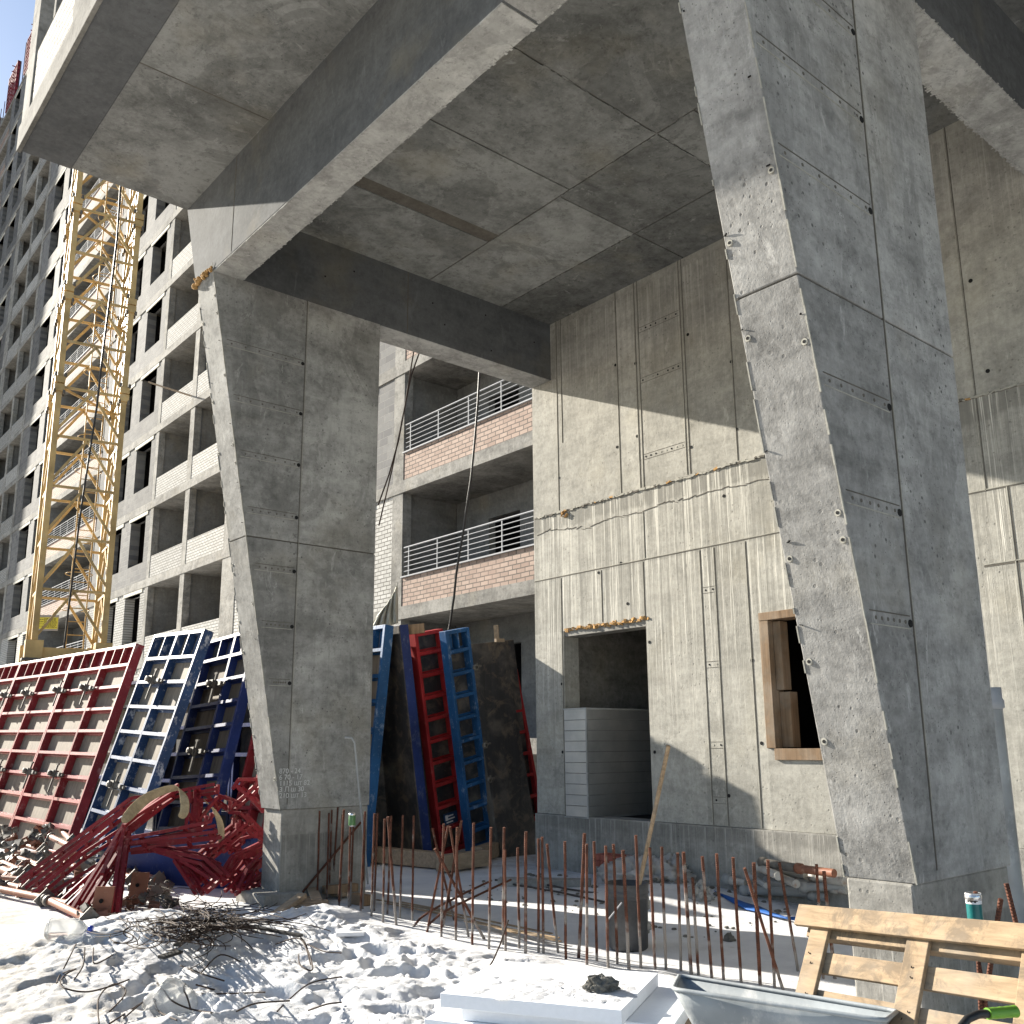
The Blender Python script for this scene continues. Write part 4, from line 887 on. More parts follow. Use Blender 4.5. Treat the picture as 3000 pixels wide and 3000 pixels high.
# clamps, plates and brackets: countable lumps in the tangle
rr=random.Random(31)
lumps=[]
spots=[(440,880),(540,860),(590,780),(430,1010),(440,1060),(490,960),(500,1170),(470,1230),(270,1340),(230,1370),(280,1290),(60,1440),(110,1460),(120,890),(60,950),(20,1000),(130,1000),(180,1080),(40,1180),(330,1180),(240,1560),(1100,1140),(1120,1780),(1030,1850),(1180,1850),(1560,1560),(1660,1640),(1800,1580),(1720,1800),(1880,1520),(1520,1400),(1340,1350),(880,1350),(960,1250),(700,1660),(1900,1700),(1450,1700),(1620,1480),(1350,1480),(640,1330),(760,1180),(360,1470),(560,1500),(860,1620),(150,1230),(20,1520),(0,880),(70,1060),(320,1020),(370,950)]
for i,(x,y) in enumerate(spots):
    z0=.08+max(0,(1450-y)/1450)*.75
    c=at(x/3.864,2200+y/3.864,z=z0); b=MB(); 
    a=V((rr.uniform(-1,1),rr.uniform(-1,1),rr.uniform(-.6,.6))).normalized(); q=a.cross(V((rr.uniform(-1,1),rr.uniform(-1,1),1))).normalized(); e=a.cross(q)
    L=rr.uniform(.07,.14); b.obox(c,a,q,e,-L,L,-.045,.045,-.012,.012,0); b.obox(c,a,q,e,-L,-L+.03,-.05,.05,-.012,.08,0); b.obox(c,a,q,e,L-.05,L,-.04,.04,-.05,.012,0)
    b.lathe(c+a*.02,[(.015,-.05),(.032,-.05),(.032,.07),(.015,.07)],8,0,e)
    b.tube([c-a*L+e*.05,c+e*.11+a*.02,c+a*L*1.1+e*.04],.012,6)
    lumps.append((single(b,'scaffold_clamp',[M['iron' if i%4 else 'rust']],'x','clamp','dirty clamps lying among the steel props'),x))
lumps.sort(key=lambda t:t[1])
for i,(o,_) in enumerate(lumps): o['label']='dirty iron clamp in the tangle of props, %s from the left'%ordw(i+1)
for i,(x,y,hh) in enumerate(((1150,1790,.30),(1560,1600,.25))):
    c=at(x/3.864,2200+y/3.864,z=.12); b=MB(); b.obox(c,AX,V((AZ.x,AZ.y,0)).normalized(),V((.1,0,1)).normalized(),-.09,.09,-.01,.01,-.16,.2,0); b.lathe(c+V((0,0,.08))-AZ*.02,[(.001,0),(.02,0),(.02,.01)],10,1,-AZ)
    single(b,'steel_plate',[M['rust'],M['hole']],['brown steel plate with a hole standing at the front of the heap','brown steel plate lying under the red tubes'][i],'plate','rusty steel plates in the heap')
# ================================================================ REBAR ROW
def c4(x,y): return (1000+x/1.932,2000+y/1.932)
def c7(x,y): return (700+x/3.22,2350+y/3.22)
def r4(x,y): return (2000+x/1.932,2000+y/1.932)
bars=[]
for a,c in (((700,60),(630,870)),((760,85),(738,950)),((850,105),(828,940)),((877,75),(850,900)),((933,50),(880,890)),((990,70),(940,1040)),((1050,230),(1033,1070)),((1078,230),(1050,985)),((1190,90),(1145,1090)),((1187,120),(1165,1020)),((1278,110),(1248,1115)),((1308,105),(1275,1045)),((1375,160),(1357,1145)),((1405,140),(1485,1170)),((1436,130),(1400,1070)),((1547,125),(1518,1100)),((1648,130),(1634,1120)),((975,120),(955,930))):
    bars.append((c7(*a),c7(*c)))
for a,c in (((515,825),(640,1350)),((580,800),(565,1440)),((605,810),(485,1410)),((530,940),(808,1450)),((615,815),(720,1435)),((655,820),(648,1455)),((680,780),(575,1380)),((750,795),(740,1475)),((847,820),(836,1500)),((921,820),(915,1480)),((926,945),(930,1520)),((998,935),(1008,1500)),((1044,845),(1043,1535)),((1116,885),(1116,1525)),((1136,875),(1144,1530)),((1163,915),(1226,1525)),((1266,900),(1270,1570)),((1377,855),(1343,1560)),((1388,915),(1390,1605)),((1431,900),(1447,1580)),((1496,925),(1510,1615)),((1540,915),(1563,1590)),((1595,950),(1628,1625)),((1667,865),(1697,1620)),((1746,935),(1777,1635)),((1813,930),(1838,1635)),((1903,965),(1922,1640))):
    bars.append((c4(*a),c4(*c)))
for a,c in (((5,960),(48,1655)),((56,1105),(90,1655)),((110,985),(165,1675)),((192,970),(233,1685)),((285,990),(332,1700)),((403,1020),(440,1715)),((350,1050),(570,1740)),((482,1005),(520,1730)),((548,1020),(655,1640)),((757,1030),(795,1680)),((800,1070),(862,1680))):
    bars.append((r4(*a),r4(*c)))
bars.sort(key=lambda t:t[1][0])
rb=random.Random(5)
for i,(a,c) in enumerate(bars):
    d=dz(c[0],c[1],.0); foot=atd(c[0],c[1],d); lean=(a[0]-c[0])/max(1,c[1]-a[1]); top=atd(a[0],a[1],d+rb.uniform(-.05,.05)*d*.08)
    ax=(foot-top).normalized(); b=MB(); r=.0105 if i%5 else .0125; foot2=foot+ax*.08
    n=9; pts=[top.lerp(foot2,k/n)+V((rb.uniform(-1,1),rb.uniform(-1,1),0))*.0015 for k in range(n+1)]; b.tube(pts,r,8)
    b.tube([top,top+(-ax)*.001],r*1.12,8)
    w_='leaning rusty' if abs(lean+.0)>.17 else 'upright rusty'
    single(b,'reinforcement_bar',[M['rebar']],'%s starter bar in the snow row, %s foot from the left'%(w_,ordw(i+1)),'rebar','row of starter bars between the columns')
for i,pts in enumerate(([(850,1120),(700,1190),(560,1262),(500,1295),(445,1335),(405,1385)],[(960,1115),(820,1180),(640,1265),(560,1310),(515,1350),(490,1375)])):
    P_=[atd(*c4(x,y),dz(*c4(x,y),.02+ (.28*(1-k/5)) )) for k,(x,y) in enumerate(pts)]; P_=[]
    for k,(x,y) in enumerate(pts): P_.append(at(*c4(x,y),z=.30*(1-k/5)))
    b=MB(); b.tube(P_,.011,8); single(b,'bent_bar',[M['rebar']],['bent dark bar arching low to the snow, the left of two','bent dark bar arching low to the snow, the right of two'][i],'rebar','bent bars in the starter row')
for i,pts in enumerate(([(590,862),(1150,190)],[(740,760),(1160,270)])):
    a=at(*c7(*pts[0]),z=.08); d=(a-EYE).dot(AZ); c=atd(*c7(*pts[1]),d+.5); b=MB(); b.tube([a,c],.013,8); single(b,'loose_rod',[M['rebar']],['long dark rod leaning against the far column, left of a shorter one','shorter dark rod leaning against the far column, right of the longer'][i],'rebar','rods leaning on the far column')
P_=[atd(*c4(x,y),9.9) for x,y in ((20,310),(60,313),(76,340),(82,400),(100,600),(117,770),(150,1140))]
b=MB(); b.tube(P_,.012,8); single(b,'bent_conduit',[M['steel']],'grey rod with a hooked top standing against the far column','rod')
# cans on bars
d=dz(*c7(1033,1070),0); p=atd(1031,2421,d-.02); b=MB()
b.lathe(p,[(.001,0),(.028,0),(.034,.012),(.034,.108),(.028,.12),(.001,.12)],16,0); b.lathe(p+V((0,0,.104)),[(.0345,0),(.0345,.012),(.028,.022),(.012,.022),(.001,.020)],16,1); b.lathe(p-V((0,0,.002)),[(.0,0),(.029,0),(.0345,.012)],16,1)
single(b,'drink_can',[M['can_leaf'],M['alu']],'small green and white can stuck upside down on a starter bar','can')
def nearbar(a,c,d0,d1,r,lab):
    p=atd(*a,d0); q=atd(*c,d1); dd=(q-p).normalized(); q=p+dd*((p.z+.05)/max(.05,-dd.z)); b=MB(); b.tube([p,q],r,10); single(b,'reinforcement_bar',[M['rebar']],lab,'rebar','starter bars behind the pallet')
nearbar((2858,2612),(2866,2800),4.25,4.22,.009,'starter bar holding the teal spray can behind the pallet')
nearbar((2948,2588),(2976,2702),4.35,4.3,.011,'rusty starter bar rising right of the teal can, tallest behind the pallet')
nearbar((2932,2634),(2882,2958),4.15,4.2,.011,'short rusty starter bar leaning left, just right of the teal can')
nearbar((2862,2790),(2890,2960),4.25,4.2,.010,'starter bar seen only through the gaps of the pallet')
p=atd(2858,2694,4.22); top=atd(2858,2598,4.22); hgt=top.z-p.z; b=MB()
b.lathe(p-V((0,0,.06)),[(.001,0),(.031,0),(.033,.01),(.033,hgt-.0)],20,0); b.lathe(p+V((0,0,hgt-.075)),[(.0334,0),(.0334,.045)],20,1); b.lathe(p+V((0,0,hgt-.06)),[(.034,0),(.0365,.008),(.0365,.018),(.030,.03),(.024,.03),(.018,.022),(.001,.022)],20,2)
for k in range(6): 
    a=-1.9+k*.23; b.obox(p+V((0,0,hgt-.068)),V((math.sin(a),-math.cos(a),0)),V((math.cos(a),math.sin(a),0)),V((0,0,1)),.0325,.0338,-.0045,.0045,.004*(k%2),.03,3)
single(b,'spray_can',[M['can_teal'] if 'can_teal' in M else M['can_green'],M['white_pl'],M['alu'],M['crack']],'teal spray can with a silver top upturned on a bar beside the near column','can')
# ================================================================ BUCKET AND STICK
fb=at(*c4(1627,1503),z=0.0); bk=thing('bucket','tall dirty black bucket splashed with mortar standing behind the bars','bucket',fb); dB=(fb-EYE).dot(AZ)
r0=.155; H=.50; b=MB()
prof=[(.001,.0),(r0*.93,.0),(r0,.012),(r0*1.08,H*.76),(r0*1.10,H*.76),(r0*1.14,H*.78),(r0*1.10,H*.80),(r0*1.12,H*.84),(r0*1.16,H*.86),(r0*1.12,H*.88),(r0*1.14,H*.985),(r0*1.19,H*.99),(r0*1.19,H),(r0*1.12,H),(r0*1.02,H*.8),(r0*.9,.03),(.001,.03)]
b.lathe(fb,prof,36,0); b.build('pail',[M['bucket']],bk)
b=MB(); rr=random.Random(8)
for k in range(60):
    a=rr.gauss(.62,.35)-.65; z=.05+rr.random()*.33; rad=r0*(1+.08*z/.38)+.004; c=fb+V((math.cos(a)*rad,math.sin(a)*rad,z)); r=rr.uniform(.012,.04); b.lathe(c-V((0,0,r)),[(.001,0),(r*.7,r*.5),(r*.75,r*1.2),(.001,2*r)],7,0)
b.build('mortar_splash',[M['conc']],bk)
b=MB(); q0=atd(*c4(1500,1355),dB-.17); q1=atd(*c4(1588,1245),dB-.19); b.tube([q0,q1],.006,6); b.build('handle',[M['rail']],bk)
s0=fb+V((0,0,.10)); s1=atd(*c4(1852,357),dB-.1); m_=atd(*c4(1685,1150),dB); s0=m_+(m_-s1).normalized()*.35
b=MB(); b.tube([s0,s1],.017,12); single(b,'wooden_stick',[M['pine']],'long pale wooden stick standing slanted in the bucket','stick')
# ================================================================ AT THE FOOT OF THE STAIR WALL
def c17(x,y): return (1700+x/4.293,2450+y/4.293)
p=at(*c17(440,385),z=.16); bs=[]
for k in range(8):
    b=MB(); ly=k//4; o_=p+V((.0,-.26*((k%4)//1)*.5+.20,ly*.072+.0)); a=rr.uniform(-.06,.06)
    u=V((math.cos(a),math.sin(a),0)); v=V((-u.y,u.x,0)); b.obox(o_,u,v,V((0,0,1)),-.125,.125,-.058,.058,0,.066,0)
    single(b,'clay_brick',[M['redbrick']],'red clay brick by the wall, %s one in the %s layer'%(ordw(k%4+1),['lower','upper'][ly]),'brick','red bricks stacked by the wall',bevel=.004)
def blob(name,mat,c,sx,sy,sz,label,cat,seed=1,amp=.35,fr=2.5,seg=26,rot=0,ridge=False,flat_=False):
    b=MB(); vs=[];fs=[]; nu=seg*2; nv=seg
    for j in range(nv+1):
        th=math.pi*j/nv
        for i in range(nu):
            ph=2*math.pi*i/nu; d=V((math.sin(th)*math.cos(ph),math.sin(th)*math.sin(ph),math.cos(th)))
            n=noise.fractal(d*fr+V((seed*7.3,seed,0)),.8,2.2,4)
            if ridge: n=.45-abs(n)*1.6
            v=noise.voronoi(d*fr*1.3+V((seed,0,0)))[0][0] if flat_ else 0
            r=1+amp*n-(.25*v if flat_ else 0)
            q=V((d.x*r*sx,d.y*r*sy,max(-.25,d.z)*r*sz)); q=V((q.x*math.cos(rot)-q.y*math.sin(rot),q.x*math.sin(rot)+q.y*math.cos(rot),q.z)); vs.append(c+q)
    for j in range(nv):
        for i in range(nu): fs.append((j*nu+i,j*nu+(i+1)%nu,(j+1)*nu+(i+1)%nu,(j+1)*nu+i))
    b.add(vs,fs,0,not flat_); return single(b,name,[M[mat]],label,cat)
c=at(*c17(560,640),z=0); blob('plastic_film','film',c+V((.25,-.1,.03)),.36,.62,.26,'crumpled whitish plastic film heaped in front of the bricks','plastic film',3,.5,2.6,32,0,True)
c=at(*c17(1080,640),z=0); blob('plastic_film','film',c+V((.2,0,.03)),.26,.30,.30,'smaller crumpled plastic film bundle right of the bucket stick by the wall','plastic film',6,.5,2.9,26,0,True)
c=at(*c17(1460,860),z=0); blob('mortar_lump','conc',c+V((.05,0,.05)),.13,.15,.16,'pale pitted mortar lump standing in the snow behind a short bar','lump',4,.35,2.2,18,0,False,True)
c=at(*r4(265,1465),z=0); blob('small_stone','rock',c,.055,.06,.07,'small dark stone lying on the snow behind the right-hand bars','stone',5,.3,1.6,12,0,False,True)
c=at(*c17(1880,750),z=0); blob('small_stone','rock',c,.05,.06,.06,'small dark stone beside the blue strip near the wall','stone',9,.3,1.6,12,0,False,True)
b=MB(); a=at(*c17(790,690),z=.03); c=at(*c17(1400,735),z=.03); b.bar(a,c,.12,.07); 
single(b,'timber_plank',[M['oldwood']],'brown plank lying flat at the foot of the stair wall','plank')
b=MB(); a=at(1462,2588,z=.02); c=at(1730,2592,z=.02); b.bar(a,c,.2,.12); single(b,'concrete_kerb',[M['conc']],'dark concrete strip lying along the foot of the wall by the plinth corner','kerb')
for i,pts in enumerate(([(1450,2578),(1560,2583),(1660,2604),(1765,2620)],[(1500,2590),(1640,2614),(1770,2642)],[(1890,2627),(1930,2630),(1975,2634)])):
    b=MB(); b.tube([at(x,y,z=.025) for x,y in pts],.012,6); single(b,'black_conduit',[M['black']],['thin black conduit on the shaded snow, the farthest of three','thin black conduit on the shaded snow, in the middle of three','short black conduit right of the bucket on the shaded snow'][i],'conduit','black conduits on the snow')
# blue strip
pts=[(2060,2596,3),(2100,2618,5),(2146,2638,10),(2186,2655,12),(2226,2664,10),(2262,2677,6),(2300,2688,4),(2330,2692,8)]
b=MB(); A=[at(x,y-w*.9,z=.05+.02*math.sin(i)) for i,(x,y,w) in enumerate(pts)]; Bp=[at(x,y+w*.6,z=.03) for x,y,w in pts]; n_=len(pts)
b.add(A+Bp,[(i,i+1,n_+i+1,n_+i) for i in range(n_-1)],0,True); o=single(b,'blue_strip',[M['bluecloth']],'long twisted strip of blue plastic lying across the shaded snow','strip'); o.modifiers.new('s','SOLIDIFY').thickness=.01
# old pipes
def c21(x,y): return (2100+x/3.864,2450+y/3.864)
pp=[((150,500),(330,530),.045,.10,'pipe_paint'),((80,480),(160,500),.055,.12,'steel'),((470,350),(700,450),.05,.30,'pipe_paint'),((700,455),(900,540),.05,.22,'pipe_paint'),((620,375),(1000,440),.045,.27,'pipe_paint'),((1070,455),(1450,515),.055,.26,'pipe_paint'),
 ((360,610),(1200,585),.05,.05,'steel'),((280,610),(1050,640),.055,.03,'steel'),((500,295),(900,360),.055,.36,'iron'),((900,360),(1330,420),.05,.36,'rust'),((1290,580),(1470,610),.05,.10,'pipe_paint'),((540,515),(800,545),.055,.14,'steel'),((860,500),(1200,540),.045,.15,'pipe_paint'),((1040,660),(1240,690),.055,.04,'steel'),((360,440),(560,560),.035,.18,'steel'),((930,580),(1460,560),.05,.16,'steel')]
for i,(a,c,r,z,mt_) in enumerate(sorted(pp,key=lambda t:t[0][0])):
    A_=at(*c21(*a),z=z+.03); C_=at(*c21(*c),z=z+.03)
    for q in (A_,C_):
        if q.x>8.7: 
            k=(8.7)/q.x; q.x*=k; q.y*=k; q.z=EYE.z+(q.z-EYE.z)*k
    b=MB(); b.tube([A_,C_],r*.8,14); d=(C_-A_).normalized(); b.lathe(A_+d*.01,[(r*.8,0),(r*1.05,0),(r*1.05,.06),(r*.8,.08)],14,0,d)
    single(b,'old_pipe',[M[mt_]],'old drain pipe in the pile by the near column, %s from the left'%ordw(i+1),'pipe','old pipes piled by the wall')
# timber scraps at the far column foot
sc=[((320,1085),(600,880),.10,.05,.05,'split plank running up from the snow to the column foot'),((560,1020),(800,965),.13,.10,.06,'short split log with a pale face at the column foot'),((670,760),(735,925),.11,.02,.12,'thin grey board standing on edge among the scraps'),((1075,905),(1225,930),.12,.10,.05,'charred timber block right of the column foot'),((800,830),(1110,800),.10,.08,.10,'dark timber lying against the column foot'),((600,930),(740,940),.12,.08,.05,'dark broken board between the plank and the log'),((770,1040),(840,1060),.05,.02,.02,'small grey splinter on the snow below the log'),((810,930),(860,1005),.035,.015,.03,'small white splinter beside the log'),((900,860),(1010,870),.12,.05,.04,'half round bark piece behind the bars')]
for a,c,w_,h_,z,l in sc:
    b=MB(); b.bar(at(*c7(*a),z=z),at(*c7(*c),z=z+(.12 if w_==.10 and h_==.05 else 0)),w_,h_); single(b,'timber_scrap',[M['timber' if 'dark' not in l and 'charred' not in l else 'oldwood']],l,'timber','timber scraps at the far column foot',bevel=.006)
b=MB(); P3=[at(*c7(x,y),z=.03) for x,y in ((915,1270),(1180,1262),(1240,1218),(1120,1190),(925,1168))]; b.prism(P3,(0,0,.03)); single(b,'plastic_sheet',[M['white_pl']],'small white plastic sheet half buried in snow left of the bars','plastic sheet')
for i,(a,c) in enumerate((((200,1228),(690,1318)),((260,1250),(700,1335)),((330,1240),(640,1300)),((690,1320),(1190,1420)),((730,1345),(1240,1465)),((700,1350),(1230,1445)),((820,1370),(1000,1420)))):
    b=MB(); b.bar(at(*c4(*a),z=.03+.005*i),at(*c4(*c),z=.03+.004*i),.035,.008); single(b,'wood_lath',[M['pine']],'thin yellowish lath on the snow among the bar shadows, %s from the left'%ordw(i+1),'lath','wood laths on the snow')
rr=random.Random(77)
b=MB()
for k in range(170):
    x=rr.uniform(6.6,8.6); y=rr.uniform(5.2,9.4); s_=rr.uniform(.008,.03)*(1.6 if x>8 else 1); c=V((x,y,gh(x,y))); b.lathe(c-V((0,0,s_*.3)),[(.001,0),(s_,s_*.4),(s_*.6,s_*.9),(.001,s_)],5,0)
o=b.build('rubble',[M['rock']]); tag(o,'fine grey rubble scattered on the shaded snow by the stair wall','rubble',None,'stuff')
# ================================================================ WIRE TANGLE
rr=random.Random(12)
def gp(px,py,h): 
    p=at(px,py,z=.05); p=at(px,py,z=max(0,gh(p.x,p.y))+h); return p
b=MB()
def arc(cx,cy,L,bend,ang,h0,h1,r=.0045,n=9):
    pts=[];x,y,a=cx,cy,ang
    for k in range(n):
        t=k/(n-1); pts.append(gp(x,y,h0*(1-t)+h1*t+.05*math.sin(t*math.pi))); x+=math.cos(a)*L/n; y+=math.sin(a)*L/n*.42; a+=bend/n
    b.tube(pts,r,5)
for k in range(120):
    t=rr.random(); cx=340+rr.gauss(0,30)+t*300; cy=2660+50*math.sin(t*3.1)+rr.gauss(0,26)+25*t
    arc(cx,cy,rr.uniform(70,260),rr.choice((-1,1))*rr.uniform(.8,5.2),rr.uniform(-1.4,1.6),rr.uniform(.0,.20),rr.uniform(.0,.16),rr.uniform(.0028,.0045),14)
for k in range(46):
    arc(560+rr.gauss(0,90),2690+rr.gauss(0,22),rr.uniform(100,300),rr.uniform(-2.2,2.2),rr.uniform(-.3,.6),rr.uniform(0,.2),rr.uniform(0,.1),.004,12)
o=b.build('scrap_wire',[M['wire']]); tag(o,'tangle of dark rusty binding wire lying on the snow in front of the red heap','scrap wire',None,'stuff')
def c3(x,y): return (x/1.932,2000+y/1.932)
strands=[[(320,1700),(345,1650),(430,1620),(360,1660),(350,1720),(480,1750),(620,1720),(730,1680)],[(560,1930),(555,1800),(600,1730),(660,1705),(710,1740),(690,1790),(620,1860)],[(430,1480),(390,1560),(360,1620)],[(530,1500),(535,1590),(640,1540)],[(890,1700),(960,1790),(1070,1845),(1200,1868)],[(880,1740),(890,1850),(1000,1910)],[(910,1710),(1000,1700),(1050,1760),(1080,1850)],[(1340,1860),(1450,1815),(1640,1800)],[(1140,1762),(1300,1760),(1500,1752)],[(1570,1860),(1640,1790),(1760,1700),(1932,1665)],[(1690,1540),(1700,1600),(1770,1620),(1730,1480),(1700,1440)],[(1740,1480),(1830,1520),(1932,1530)],[(1745,1855),(1850,1820),(1932,1810)],[(1020,1600),(1150,1650),(1270,1688)],[(1140,1640),(1250,1540),(1380,1590)],[(700,1900),(830,1790),(900,1740)],[(480,1500),(470,1600),(420,1680)],[(1110,1710),(1220,1740)],[(1560,1480),(1700,1450),(1760,1600)],[(620,1930),(760,1840),(840,1790)]]
for i,pts in enumerate(sorted(strands,key=lambda t:sum(p[0] for p in t)/len(t))):
    P_=[gp(*c3(x,y),.015+.05*math.sin(k*1.7+i)**2) for k,(x,y) in enumerate(pts)]
    Q=[]
    for k in range(len(P_)-1):
        p0=P_[max(0,k-1)];p1=P_[k];p2=P_[k+1];p3=P_[min(len(P_)-1,k+2)]
        for j in range(6):
            t=j/6; Q.append(.5*((2*p1)+(p2-p0)*t+(2*p0-5*p1+4*p2-p3)*t*t+(3*p1-p0-3*p2+p3)*t**3))
    Q.append(P_[-1]); b=MB(); b.tube(Q,.0052,6); single(b,'loose_wire',[M['wire']],'loose curved wire on the sunlit snow, %s counting from the left'%ordw(i+1),'wire','loose wires on the snow')
for i,(pts,w_) in enumerate((([(1210,1350),(1160,1400),(1060,1450),(1000,1485)],.05),([(1250,1352),(1450,1385),(1700,1432)],.045),([(910,1555),(1015,1522)],.075))):
    P_=[gp(*c3(x,y),.05) for x,y in pts]; b=MB(); ribbon(b,P_,w_,.02); single(b,'black_strap',[M['black']],['curved black rubber strap in the middle of the wire tangle','long straight black strap at the right end of the wire tangle','short flat black rubber piece in front of the wire tangle'][i],'strap','black straps in the wire tangle')
b=MB(); P_=[at(*c4(x,y),z=z) for x,y,z in ((945,1345,.42),(900,1480,.25),(860,1570,.12),(800,1672,.02))]; b.tube(P_,.006,6); single(b,'loose_wire',[M['wire']],'single stiff wire leaning from the snow behind the white foam boards','wire')
# plastic jug
c=gp(203,2722,.09); ax=AX.copy(); ax.z=0; ax=(ax+V((0,0,-.02))).normalized()
t=thing('plastic_jug','clear crumpled plastic water jug with a blue cap lying on snow by the heap','jug',(c.x,c.y,c.z-.1))
b=MB(); b.lathe(c-ax*.17,[(.001,0),(.075,.0),(.085,.02),(.083,.10),(.077,.12),(.084,.15),(.082,.22),(.06,.27),(.026,.31),(.024,.33)],22,0,ax); b.build('body',[M['jug']],t)
b=MB(); b.lathe(c+ax*.155,[(.001,0.03),(.03,.03),(.03,0),(.001,0)],14,0,ax); b.build('cap',[flat('blue_plastic_cap',(.01,.05,.42),.35)],t)
blob('ice_lump','jug',gp(500,2950,.02),.16,.12,.14,'translucent rounded lump of ice sunk in the trodden snow','ice',8,.25,1.5,18)
# ================================================================ FOAM BOARDS AND STONE
FL,FR,BR,BL=[at(*p,z=.50) for p in ((1289,2910),(1821,2960),(2007,2854),(1536,2827))]
e1=(FR-FL).normalized(); e2=((BR-FR)+(BL-FL)).normalized(); e2=(e2-e1*e2.dot(e1)).normalized(); w1=(FR-FL).length; w2=((BR-FR).length+(BL-FL).length)/2
rr=random.Random(3)
zt=.50
offs=[(0,0,0),(.085,.05,.02),(-.09,.02,-.03),(.06,-.05,.02),(-.04,.03,0),(.03,.0,-.02),(-.06,.04,.02),(.0,.0,0)]
labs=['topmost white foam board of the stack, grey stone lying on it','second white foam board from the top, pushed to the right','third white foam board from the top, sticking out to the left','fourth white foam board from the top of the stack','fifth white foam board from the top of the stack','sixth white foam board from the top of the stack','seventh white foam board from the top of the stack','lowest white foam board of the stack, on the snow']
for i,(a,c_,r_) in enumerate(offs):
    b=MB(); u=(e1+e2*r_).normalized(); v=V((-u.y,u.x,0)); v=v if v.dot(e2)>0 else -v; o_=FL+u*a+v*c_; o_.z=zt
    b.obox(o_,u,v,V((0,0,1)),0,w1+(.12 if i==1 else .02*(i%2)),0,w2+.03*(i%3),-.058,0); single(b,'foam_board',[M['foam']],labs[i],'foam board','stack of white foam boards',bevel=.003); zt-=.0605
b=MB(); 
for k in range(70):
    u=rr.random()**.6; v=rr.random(); c=FL+e1*w1*(.08+.85*u)+e2*w2*(.08+.5*v); s_=rr.uniform(.01,.05); b.lathe(c-V((0,0,.002)),[(s_*1.6,0),(s_*1.2,.004),(s_*.4,.008),(.001,.009)],7,0)
o=b.build('loose_snow',[M['snow']]); tag(o,'thin patches of loose snow on the top foam board','snow',None,'stuff')
c=at(1762,2905,z=.50)+V((0,0,.022)); o=blob('concrete_stone','rock',c,.082,.062,.055,'rough grey lump of broken concrete lying on the top foam board','stone',2,.28,1.9,24,-.6,False,True)
# ================================================================ WHEELBARROW
wb=thing('wheelbarrow','galvanised wheelbarrow crusted with dried mortar, green hand grip, beside the foam boards','wheelbarrow',at(2300,2960,z=0.0)*.0+V((3.45,2.45,0)))
LF=at(1971,2898,z=.62); LB=at(1990,2857,z=.54); RF=at(2592,2990,z=.62); RB=at(2629,2962,z=.58)
ctr=(LF+LB+RF+RB)/4; dn=V((0,0,-.30))
def sh(p,k,z): q=ctr.lerp(p,k); q.z=z; return q
bot=[sh(LF,.62,.33),sh(RF,.55,.33),sh(RB,.55,.33),sh(LB,.62,.33)]; top=[LF,RF,RB,LB]
# rounded-corner rings
def ring(P4,n=4,rad=.16):
    out=[]
    for i in range(4):
        p=P4[i]; a=P4[i-1]; c=P4[(i+1)%4]
        for k in range(n):
            t=k/(n-1); q1=p.lerp(a,rad*.5*(1-t)); q2=p.lerp(c,rad*.5*t); out.append(p+(q1-p)*(1-t)*1.+(q2-p)*t*1.)
    return out
rings=[]
for k,t in enumerate((0,.25,.5,.75,1)): rings.append(ring([a.lerp(c,t) for a,c in zip(top,bot)]))
b=MB(); n_=len(rings[0]); vs=[p for r_ in rings for p in r_]; fs=[]
for j in range(4):
    for i in range(n_): fs.append((j*n_+i,j*n_+(i+1)%n_,(j+1)*n_+(i+1)%n_,(j+1)*n_+i))
fs.append(tuple(range(4*n_,5*n_))); b.add(vs,fs,0,True)
M['tub']=paint('mortar_crusted_zinc',(.30,.33,.35),(.50,.50,.49),.55,.5,0,3)
o=b.build('tub',[M['tub']],wb,fixn=False); sm=o.modifiers.new('s','SOLIDIFY'); sm.thickness=.004
b=MB(); b.tube(rings[0]+[rings[0][0]],.009,8); b.build('rim',[M['tub']],wb)
b=MB(); hp=[atd(*p,d) for *p,d in ((2560,3060,3.0),(2700,3040,3.05),(2810,3015,3.1),(2835,2985,3.12),(2865,2972,3.14),(2893,2970,3.16),(2975,2963,3.2))]; b.tube(hp,.0135,10); b.build('handle',[M['black']],wb)
b=MB(); g0,g1=hp[-2],hp[-1]; dd=(g1-g0); b.tube([g0+dd*k/8 for k in range(9)],[.019,.0175,.019,.0175,.019,.0175,.019,.0185,.020],14); b.build('grip',[M['green']],wb)
b=MB(); wc=LF.lerp(LB,.5)+(LF-RF).normalized()*.12; wc.z=.17; axw=(LB-LF); axw.z=0; axw.normalize()
b.lathe(wc-axw*.03,[(.05,0),(.12,-.002),(.165,.01),(.17,.03),(.165,.05),(.12,.062),(.05,.06)],24,0,axw); b.build('wheel',[M['black']],wb)
b=MB(); b.tube([wc,ctr+V((0,0,-.30)),hp[0]],.014,8); b.tube([ctr.lerp(RF,.5)+V((0,0,-.3)),V((ctr.lerp(RF,.6).x,ctr.lerp(RF,.6).y,0))],.013,8); b.tube([ctr.lerp(RB,.5)+V((0,0,-.3)),V((ctr.lerp(RB,.7).x,ctr.lerp(RB,.7).y,0))],.013,8); b.build('frame',[M['black']],wb)
